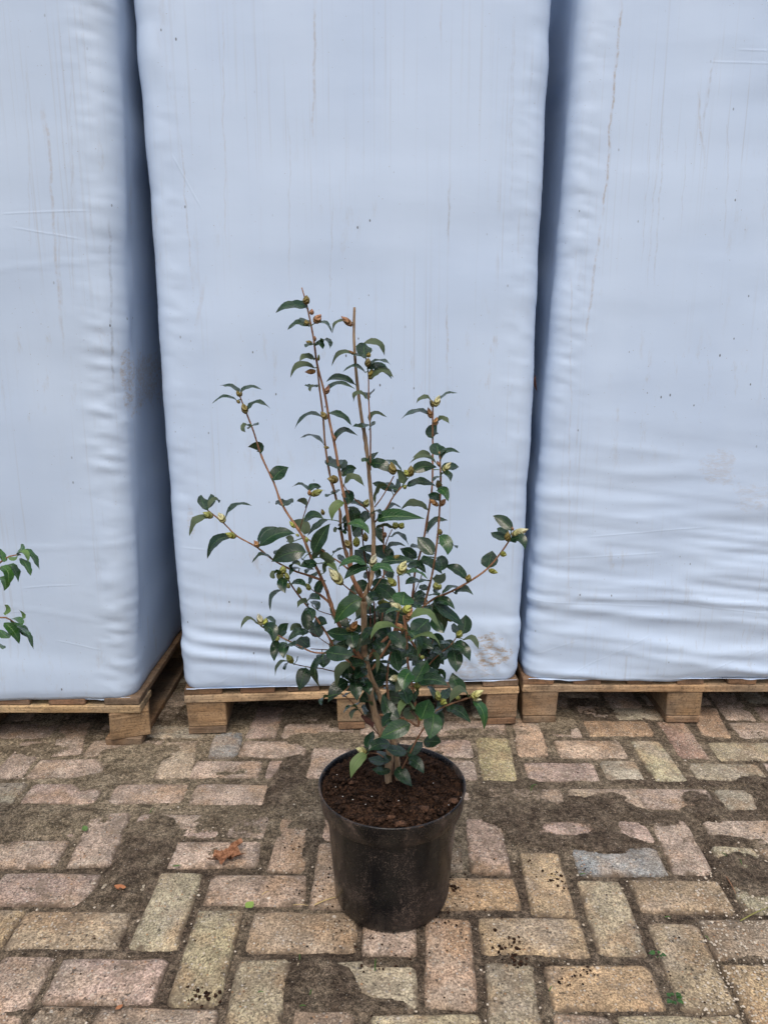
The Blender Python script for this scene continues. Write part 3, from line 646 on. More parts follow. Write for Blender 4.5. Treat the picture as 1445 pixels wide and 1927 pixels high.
def st(loc, rz, x0, y0, x1, y1, wd, s_, c):
    a, b = loc_of(x0, y0, loc, rz), loc_of(x1, y1, loc, rz); return (a[0], a[1], b[0], b[1], wd, s_, c)
mloc = Vector((-0.561, 1.918, 0)); lloc = Vector((-1.66, 1.868, 0)); rloc = Vector((0.402, 1.985, 0))
def cr(loc, rz, *ls): return [(*loc_of(a, b, loc, rz), *loc_of(c, d, loc, rz)) for a, b, c, d in ls]
CR_L = cr(lloc, 0.0, (0, 402, 178, 396), (20, 428, 165, 452), (40, 1107, 155, 1098), (100, 1204, 200, 1222), (0, 1150, 60, 1150))
CR_M = cr(mloc, MID_RZ, (320, 285, 385, 400), (395, 1300, 490, 1232), (480, 1300, 560, 1262), (330, 1030, 400, 1034), (900, 1210, 970, 1260), (880, 1245, 940, 1280))
CR_R = cr(rloc, 0.0, (990, 1130, 1250, 1142), (1150, 1128, 1250, 1130), (1250, 1130, 1445, 1152), (1070, 1270, 1230, 1190), (1300, 1270, 1445, 1215), (1000, 1235, 1100, 1200), (1380, 95, 1500, 104), (1330, 115, 1500, 128), (1060, 1050, 1250, 1040), (1100, 1010, 1330, 992))
m_mid = mat_film('bale_film_middle', [st(mloc, MID_RZ, *a) for a in ((593,-10,590,290,.004,.45,BR), (845,330,843,500,.0035,.6,GR), (840,560,842,720,.0035,.5,BR), (828,-10,830,110,.0035,.35,BR),
     (338,240,365,560,.003,.35,BR), (420,-10,425,480,.003,.25,BR), (385,520,368,640,.007,.3,BR), (492,380,492,440,.004,.4,BR), (628,350,618,640,.003,.3,GR), (545,200,545,560,.003,.25,GR), (968,20,960,420,.003,.3,GR), (965,20,957,330,.002,.3,GR))],
     [(*loc_of(925, 1228, mloc, MID_RZ), .055, .055, .85), (*loc_of(895, 1262, mloc, MID_RZ), .07, .04, .35), (*loc_of(360, 985, mloc, MID_RZ), .012, .05, .3)], CR_M)
m_left = mat_film('bale_film_left', [st(lloc, 0, *a) for a in ((88,200,118,640,.005,.45,BR), (110,380,122,700,.004,.35,GR), (50,100,60,500,.003,.25,GR), (135,120,140,600,.003,.3,GR), (205,400,212,760,.004,.4,DK), (82,180,90,290,.008,.35,BR))],
     [(*loc_of(232, 720, lloc, 0), .01, .08, .5)], CR_L, (0.47, 0.59, 0.76))
m_right = mat_film('bale_film_right', [st(rloc, 0, *a) for a in ((1170,-10,1132,430,.004,.85,BR), (1132,410,1098,660,.0045,.55,BR), (1345,90,1312,290,.004,.5,GR), (1310,150,1325,330,.004,.35,BR), (1250,200,1228,560,.003,.4,GR), (1238,240,1215,560,.0025,.35,GR), (1222,260,1205,520,.002,.35,GR), (1075,500,1068,1180,.003,.25,BR), (1370,200,1360,480,.003,.3,GR), (1290,240,1278,460,.002,.3,GR))],
     [(*loc_of(1345, 885, rloc, 0), .06, .05, .22), (*loc_of(1415, 935, rloc, 0), .06, .05, .2)], CR_R)
bale('wrapped_bale', mloc, MID_RZ, 'pale blue film wrapped bale in the middle, directly behind the potted shrub', 0.953, 1.17, -0.019, 0.017, f_mid, m_mid, 50, .0013)
bale('wrapped_bale', lloc, 0.0, 'pale blue film wrapped bale at the left edge, standing furthest forward', 0.985, 1.17, 0.0, 0.10, f_left, m_left, 60, .0036)
bale('wrapped_bale', rloc, 0.0, 'pale blue film wrapped bale on the right with creased film and a long brown drip', 1.19, 1.17, 0.075, 0.0, f_right, m_right, 70, .0024)

wv = NT('shade_backing'); wm = wv.done(wv.mix(wv.noise(wv.tc.outputs['Object'], 12, 4), (0.035, 0.03, 0.027), (0.07, 0.06, 0.05)), 0.9)  # added unseen slab: blocks light from behind, so it stays dark under the pallets
shade_wall = mesh_obj('wall', [(x, y, z) for x in (-6, 6) for y in (3.32, 3.5) for z in (-.02, 2.3)], [(0, 1, 3, 2), (4, 6, 7, 5), (0, 4, 5, 1), (2, 3, 7, 6), (1, 5, 7, 3), (0, 2, 6, 4)], wm, None, False)
tag(shade_wall, 'unseen dark slab added behind the row of bales to keep the space under the pallets dark', 'wall')

# ================================================================ POTTED SHRUB
PY, PX = 1.306, 0.0155
def lathe(name, prof, mat, parent, n=96, wob=0.0):
    vs, fs = [], []
    for j, (r, z) in enumerate(prof):
        for i in range(n):
            a = 2 * math.pi * i / n; rr = r * (1 + wob * math.sin(3 * a + 1) + wob * .6 * math.sin(5 * a))
            vs.append((rr * math.cos(a), rr * math.sin(a), z))
    m = len(prof)
    for j in range(m - 1):
        for i in range(n): fs.append((j * n + i, j * n + (i + 1) % n, (j + 1) * n + (i + 1) % n, (j + 1) * n + i))
    return mesh_obj(name, vs, fs, mat, parent)
def make_pot(root, R=1.0):
    wall = lathe('pot', [(0.001, .004), (.098 * R, .004), (.105 * R, .001), (.1085 * R, .008), (.1095 * R, .016), (.1110 * R, .020), (.1125 * R, .05), (.1195 * R, .15), (.1235 * R, .203),
                         (.1240 * R, .207), (.1215 * R, .207), (.118 * R, .15), (.106 * R, .01), (.001, .009)], M_POT, root, wob=.0025)
    rim = lathe('rim', [(.1238 * R, .2045), (.131 * R, .2035), (.1335 * R, .2065), (.1368 * R, .238), (.1388 * R, .2455), (.1385 * R, .2478), (.1362 * R, .2482), (.1345 * R, .246), (.1325 * R, .2375), (.1238 * R, .2075)], M_POT, wall, wob=.0025)
    return wall
def soil_disc(root, R, z0, seed):
    na, nr = 150, 60; vs, fs = [], []
    aa, rr = np.meshgrid(np.linspace(0, 2 * np.pi, na, endpoint=False), np.linspace(0.0005, 1, nr) * R)
    xx, yy = rr * np.cos(aa), rr * np.sin(aa)
    zz = z0 + 0.010 * fbm(xx * 22, yy * 22, 3, seed) + 0.010 * np.abs(fbm(xx * 70, yy * 90, 3, seed + 1)) + .0022 * vnoise(xx * 260, yy * 260, seed + 2)
    zz += 0.008 * np.exp(-((xx + .0) ** 2 + (yy - .02) ** 2) / .0016) - 0.002
    zz -= 0.004 * sstep(.8 * R, R, rr)
    xx = np.c_[xx, xx[:, :1]]; yy = np.c_[yy, yy[:, :1]]; zz = np.c_[zz, zz[:, :1]]
    o = grid_mesh('compost', xx, yy, zz, M_SOIL, root); o['kind'] = 'stuff'; return o

def lump(bm, c, r, rs, mi=0, flat=0.7):
    res = bmesh.ops.create_icosphere(bm, subdivisions=1, radius=1)
    sc = Vector((rs.uniform(.7, 1.3), rs.uniform(.7, 1.3), rs.uniform(.5, 1.0) * flat))
    q = Matrix.Rotation(rs.uniform(0, 6.28), 3, 'Z')
    for v in res['verts']:
        k = 1 + rs.uniform(-.28, .28); p = Vector((v.co.x * sc.x, v.co.y * sc.y, v.co.z * sc.z)) * r * k; v.co = q @ p + Vector(c)
    return res['verts']
def lumps(name, pts, mat, parent=None, seed=1, flat=.7):
    rs = random.Random(seed); bm = bmesh.new()
    for (c, r) in pts: lump(bm, c, r, rs, flat=flat)
    me = bpy.data.meshes.new(name); bm.to_mesh(me); bm.free(); me.materials.append(mat)
    o = bpy.data.objects.new(name, me); COL.objects.link(o)
    if parent: o.parent = parent
    return o

def catmull(pts, rad, step):
    out = []
    n = len(pts)
    for i in range(n - 1):
        p0, p1, p2, p3 = pts[max(i - 1, 0)], pts[i], pts[i + 1], pts[min(i + 2, n - 1)]
        m = max(2, int((p2 - p1).length / step))
        for k in range(m):
            t = k / m
            out.append((0.5 * ((2 * p1) + (-p0 + p2) * t + (2 * p0 - 5 * p1 + 4 * p2 - p3) * t * t + (-p0 + 3 * p1 - 3 * p2 + p3) * t ** 3), rad[i] + (rad[i + 1] - rad[i]) * t))
    out.append((pts[-1], rad[-1])); return out
def tube(name, pts, rad, mat, parent, n=8, step=.012, knob=0.06, seed=0):
    P = catmull(pts, rad, step); rs = random.Random(seed); vs, fs = [], []
    up = Vector((0.3, -0.9, 0.2)).normalized()
    for i, (p, r) in enumerate(P):
        t = ((P[min(i + 1, len(P) - 1)][0]) - (P[max(i - 1, 0)][0])).normalized()
        a = t.cross(up).normalized(); b = t.cross(a).normalized()
        k = 1 + rs.uniform(-knob, knob) + (0.25 * knob / .06 if rs.random() < .1 else 0)
        for j in range(n):
            an = 2 * math.pi * j / n; vs.append(p + (a * math.cos(an) + b * math.sin(an)) * r * k * (1 + rs.uniform(-.05, .05)))
    for i in range(len(P) - 1):
        for j in range(n): fs.append((i * n + j, i * n + (j + 1) % n, (i + 1) * n + (j + 1) % n, (i + 1) * n + j))
    fs.append(tuple(range(n))[::-1]); fs.append(tuple(range((len(P) - 1) * n, len(P) * n)))
    o = mesh_obj(name, vs, fs, mat); keep(o, parent); return P

shrub = empty('potted_shrub', (PX, PY, 0)); tag(shrub, 'budding evergreen shrub with glossy dark leaves in a dusty black plastic pot', 'potted shrub')
make_pot(shrub, 1.035)
comp = soil_disc(shrub, .1372, .238, 5)
rs = random.Random(3)
def disc_pt(R): a = rs.uniform(0, 6.283); r = R * math.sqrt(rs.random()); return r * math.cos(a), r * math.sin(a)
cl = []
for _ in range(1100):
    x, y = disc_pt(.128); cl.append(((x, y, .2415 + rs.uniform(-.002, .004)), rs.choice((.0014, .002, .0026, .0035, .005, .0065))))
o = lumps('compost_crumbs', cl, M_SOIL, shrub, 4); o['kind'] = 'stuff'
m_chip = mat_plain('bark_chip', (0.030, 0.015, 0.009), (0.115, 0.058, 0.032), 260)
for (px, py, r) in ((778, 1524, .0155), (712, 1538, .014), (795, 1519, .010), (790, 1552, .006), (852, 1505, .009), (735, 1535, .008), (752, 1548, .009), (662, 1470, .006)):
    c = on_z(px, py, .247); o = lumps('clod', [((0, 0, 0), r), ((r * .6, r * .3, -.002), r * .7), ((-r * .7, r * .1, -.002), r * .6)], m_chip if r < .0135 else M_SOIL, shrub, int(px), .6)
    o.location = (c.x - PX, c.y - PY, .245); o.color = (1, 1, 1, 1)
m_perl = mat_plain('perlite', (0.6, 0.6, 0.58), (0.75, 0.75, 0.73), 200)
o = lumps('perlite_grains', [((on_z(a, b, .245).x - PX, on_z(a, b, .245).y - PY,   .2465), .0011) for a, b in ((634, 1459), (632, 1482), (664, 1506), (688, 1515), (867, 1502), (844, 1516), (750, 1508), (700, 1500), (815, 1475), (645, 1500))], m_perl, shrub, 8); o['kind'] = 'stuff'

# ---- stems: (list of (px, py, forward offset in m), diameters in px start/end, bark)
STEMS = [
 ([(733,1500,0),(730,1455,0),(733,1415,.005),(717,1377,.01),(705,1342,.01),(699,1315,.01),(690,1271,.01),(685,1223,.01),(685,1175,.01),(684,1131,.01)], 16, 12, 'B'),
 ([(684,1131,.01),(692,1108,.01),(700,1083,.0),(703,1021,-.005),(702,978,-.01),(697,923,-.015),(693,875,-.02),(687,824,-.02),(680,783,-.025),(673,728,-.03),(669,686,-.03),(666,631,-.03),(667,578,-.03)], 10, 4.6, 'B'),
 ([(752,1500,-.01),(749,1467,-.01),(746,1420,-.01),(733,1365,-.012),(720,1325,-.01),(713,1306,-.01),(700,1278,-.005),(691,1245,.005)], 14, 8, 'B'),
 ([(684,1131,.01),(676,1112,.015),(668,1097,.02),(659,1072,.02),(661,1041,.02),(655,978,.02),(648,937,.015),(640,895,.01),(630,838,.01),(621,797,.005),(611,741,0),(597,686,0),(590,636,0),(579,581,0),(574,562,0),(568,541,0)], 9, 2.2, 'T'),
 ([(659,1072,.02),(652,1042,.005),(647,1027,0),(641,992,-.005),(640,962,-.005),(633,940,-.01),(628,920,-.01),(621,894,-.01),(612,838,-.01),(608,783,-.01),(601,728,-.005),(597,692,0)], 7, 3, 'B2'),
 ([(697,885,-.02),(697,852,-.015),(697,811,-.01),(694,755,-.01),(693,700,-.01),(688,672,-.01)], 3.4, 2.4, 'T'),
 ([(690,1250,.01),(665,1220,.03),(640,1180,.04),(623,1138,.05),(616,1114,.05),(607,1092,.055),(598,1073,.055),(587,1052,.055),(578,1030,.055),(571,1012,.055),(557,990,.05),(537,960,.045),(526,938,.04),(515,907,.04),(493,860,.035),(477,811,.03),(463,775,.03),(451,744,.03)], 8, 2.6, 'T'),
 ([(607,1092,.055),(575,1081,.06),(548,1072,.065),(512,1052,.07),(484,1030,.075),(445,1008,.08),(423,986,.08),(391,960,.08)], 4.2, 2.6, 'T'),
 ([(690,1290,.01),(660,1250,.04),(629,1216,.06),(614,1191,.065),(595,1163,.07),(581,1144,.075),(561,1119,.08),(546,1097,.085),(540,1085,.085)], 5, 2.8, 'T'),
 ([(686,1240,.01),(650,1232,.05),(610,1229,.07),(592,1228,.075),(578,1223,.08),(562,1215,.085),(537,1203,.09),(515,1191,.09),(492,1179,.095)], 4, 2.4, 'T'),
 ([(692,1285,.01),(663,1267,.02),(631,1264,.03),(606,1258,.035),(585,1256,.04),(554,1250,.045)], 2.6, 1.8, 'D'),
 ([(640,1225,.04),(617,1223,.04),(585,1221,.045)], 2.2, 1.8, 'D'),
 ([(629,1219,.06),(610,1207,.05),(599,1199,.05),(581,1189,.05)], 2, 1.6, 'D'),
 ([(660,1166,.03),(624,1157,.03),(599,1149,.03),(588,1140,.03)], 1.8, 1.6, 'D'),
 ([(622,1136,.05),(612,1127,.045),(599,1117,.04)], 5.5, 4.5, 'T'), ([(606,1122,.045),(590,1112,.05),(581,1104,.05)], 1.8, 1.5, 'D'),
 ([(564,998,.05),(571,973,.05),(578,951,.05),(585,933,.05)], 2.0, 2.2, 'D'),
 ([(655,1071,.02),(639,1058,.025),(616,1043,.035),(598,1029,.04),(573,1009,.05)], 3.4, 2.4, 'T'),
 ([(684,1128,.02),(675,1123,.04),(662,1113,.06),(646,1100,.075),(642,1096,.08)], 3, 2.4, 'T'),
 ([(692,1120,.02),(694,1094,.05),(695,1069,.06)], 2.8, 2.6, 'D'), ([(695,1121,.02),(706,1105,.04),(717,1089,.05),(728,1074,.05)], 2.4, 2, 'B2'),
 ([(700,1260,.02),(735,1205,.06),(750,1150,.085),(751,1111,.09),(749,1083,.09)], 5, 3.8, 'T'),
 ([(715,1345,.02),(760,1352,.08),(787,1366,.12),(784,1338,.13),(780,1317,.13),(774,1283,.135),(768,1255,.14),(765,1209,.14),(764,1186,.14),(760,1158,.14)], 5, 5.6, 'T'),
 ([(752,1455,.0),(768,1424,.03),(784,1392,.05),(798,1369,.06),(812,1345,.065),(828,1333,.07),(858,1321,.08),(882,1313,.085),(890,1310,.085)], 4, 3, 'T'),
 ([(690,1242,.01),(716,1211,.02),(740,1190,.02),(770,1165,.03),(797,1141,.04),(816,1127,.045),(849,1113,.05),(888,1091,.06),(918,1069,.065),(943,1039,.07),(960,1014,.075)], 6.5, 3.2, 'T'),
 ([(700,1225,.01),(735,1195,-.01),(765,1170,-.03),(777,1116,-.04),(780,1080,-.04),(789,1047,-.04),(799,1005,-.04),(807,958,-.04),(813,914,-.04),(814,853,-.04),(814,803,-.04),(814,764,-.04)], 5.5, 3.2, 'T'),
 ([(798,1140,.04),(803,1120,.04),(810,1094,.04),(818,1052,.04),(824,1002,.04),(827,955,.04),(829,914,.04),(828,864,.04),(826,850,.04)], 5, 3, 'T'),
 ([(702,1230,.0),(705,1177,-.01),(704,1138,-.02),(697,1110,-.03),(688,1060,-.04),(683,1020,-.04),(681,990,-.04),(677,970,-.04)], 3.6, 2.8, 'D'),
 ([(705,1240,.0),(717,1175,-.02),(720,1152,-.03),(722,1097,-.04),(722,1028,-.05),(720,985,-.05)], 3.6, 3, 'T'), ([(698,1235,-.01),(697,1177,-.02),(696,1130,-.03)], 3.4, 3, 'D'),
 ([(718,1175,-.02),(712,1155,-.01),(707,1135,-.01)], 1.6, 1.4, 'D'),
 ([(705,954,-.01),(718,937,0),(729,918,.01),(741,896,.015)], 2.6, 2.4, 'T'), ([(706,982,-.01),(725,960,.0),(741,933,.01),(756,916,.015)], 4, 3, 'T'),
 ([(694,963,-.01),(678,948,-.005),(662,934,0),(647,914,.01)], 3, 2.2, 'T'), ([(722,1035,-.05),(725,1027,-.045),(731,1010,-.04),(738,996,-.04)], 2.6, 2, 'T'),
 ([(715,1385,.01),(701,1369,.02),(683,1345,.03),(672,1333,.035),(660,1319,.04),(642,1305,.045)], 2.4, 1.6, 'D'),
 ([(740,1438,.0),(736,1434,.01),(725,1428,.02),(711,1418,.03),(694,1417,.04)], 2, 1.8, 'T'),
 ([(790,1275,.02),(812,1245,.03),(836,1223,.04),(847,1215,.04),(858,1200,.045)], 3, 2, 'T'), ([(775,1300,.02),(790,1268,.02),(800,1242,.02),(806,1229,.02),(815,1204,.02)], 3, 2, 'D'),
 ([(765,1190,.13),(773,1205,.11),(784,1223,.08),(795,1245,.05)], 5, 4.5, 'T'), ([(776,1125,-.03),(780,1115,-.03),(793,1084,-.03),(797,1068,-.03)], 2, 1.8, 'D'),
 ([(742,1490,-.03),(738,1450,-.03),(735,1380,-.03),(731,1315,-.03),(728,1280,-.03),(735,1230,-.035),(760,1185,-.04)], 7, 4, 'B2'),
 ([(800,1242,.02),(806,1215,.01),(799,1195,.01)], 1.6, 1.4, 'D'),
]
M_DTWIG = mat_bark('dark_twig', (0.075, 0.030, 0.020), (0.14, 0.065, 0.04)); M_BARK2 = mat_bark('mid_bark', (0.19, 0.105, 0.06), (0.31, 0.19, 0.115))
BM_ = {'B': M_BARK, 'B2': M_BARK2, 'T': M_TWIG, 'D': M_DTWIG}
samples = []                                                # (px, py, depth distance Y, world point)
def to_px(p):
    q = p - Vector((0, 0, CAMH)); d = q.y * CP - q.z * SP
    return 722.5 + F_PX * q.x / d, 963.5 - F_PX * (q.y * SP + q.z * CP) / d
for si, (pts, d0, d1, mt) in enumerate(STEMS):
    W_ = [on_y(a, b, PY - c) for a, b, c in pts]; n = len(W_)
    R_ = [(d0 + (d1 - d0) * i / (n - 1)) * (W_[i].y / F_PX) * 0.5 for i in range(n)]
    nm = 'stem' if d0 >= 8 else 'branch' if d0 >= 3 else 'twig'
    P = tube(nm, W_, R_, BM_[mt], shrub, 10 if d0 > 7 else 8, .009, 0.07, si)
    for (p, r) in P:
        u, v = to_px(p); samples.append((u, v, p.y, p.x, p.z))
SA = np.array(samples)

ZT = {'A': (380, 520, 3.6125), 'B': (680, 720, 3.6125), 'C': (340, 900, 3.6125), 'P1': (460, 860, 7.225), 'P2': (600, 840, 7.225), 'P3': (740, 820, 7.225), 'P4': (480, 1020, 7.225),
      'P5': (620, 1000, 7.225), 'P6': (740, 1000, 7.225), 'Q1': (440, 1120, 7.225), 'Q2': (580, 1140, 7.225), 'Q3': (720, 1140, 7.225), 'Q4': (600, 1280, 7.225), 'Q5': (740, 1280, 7.225)}
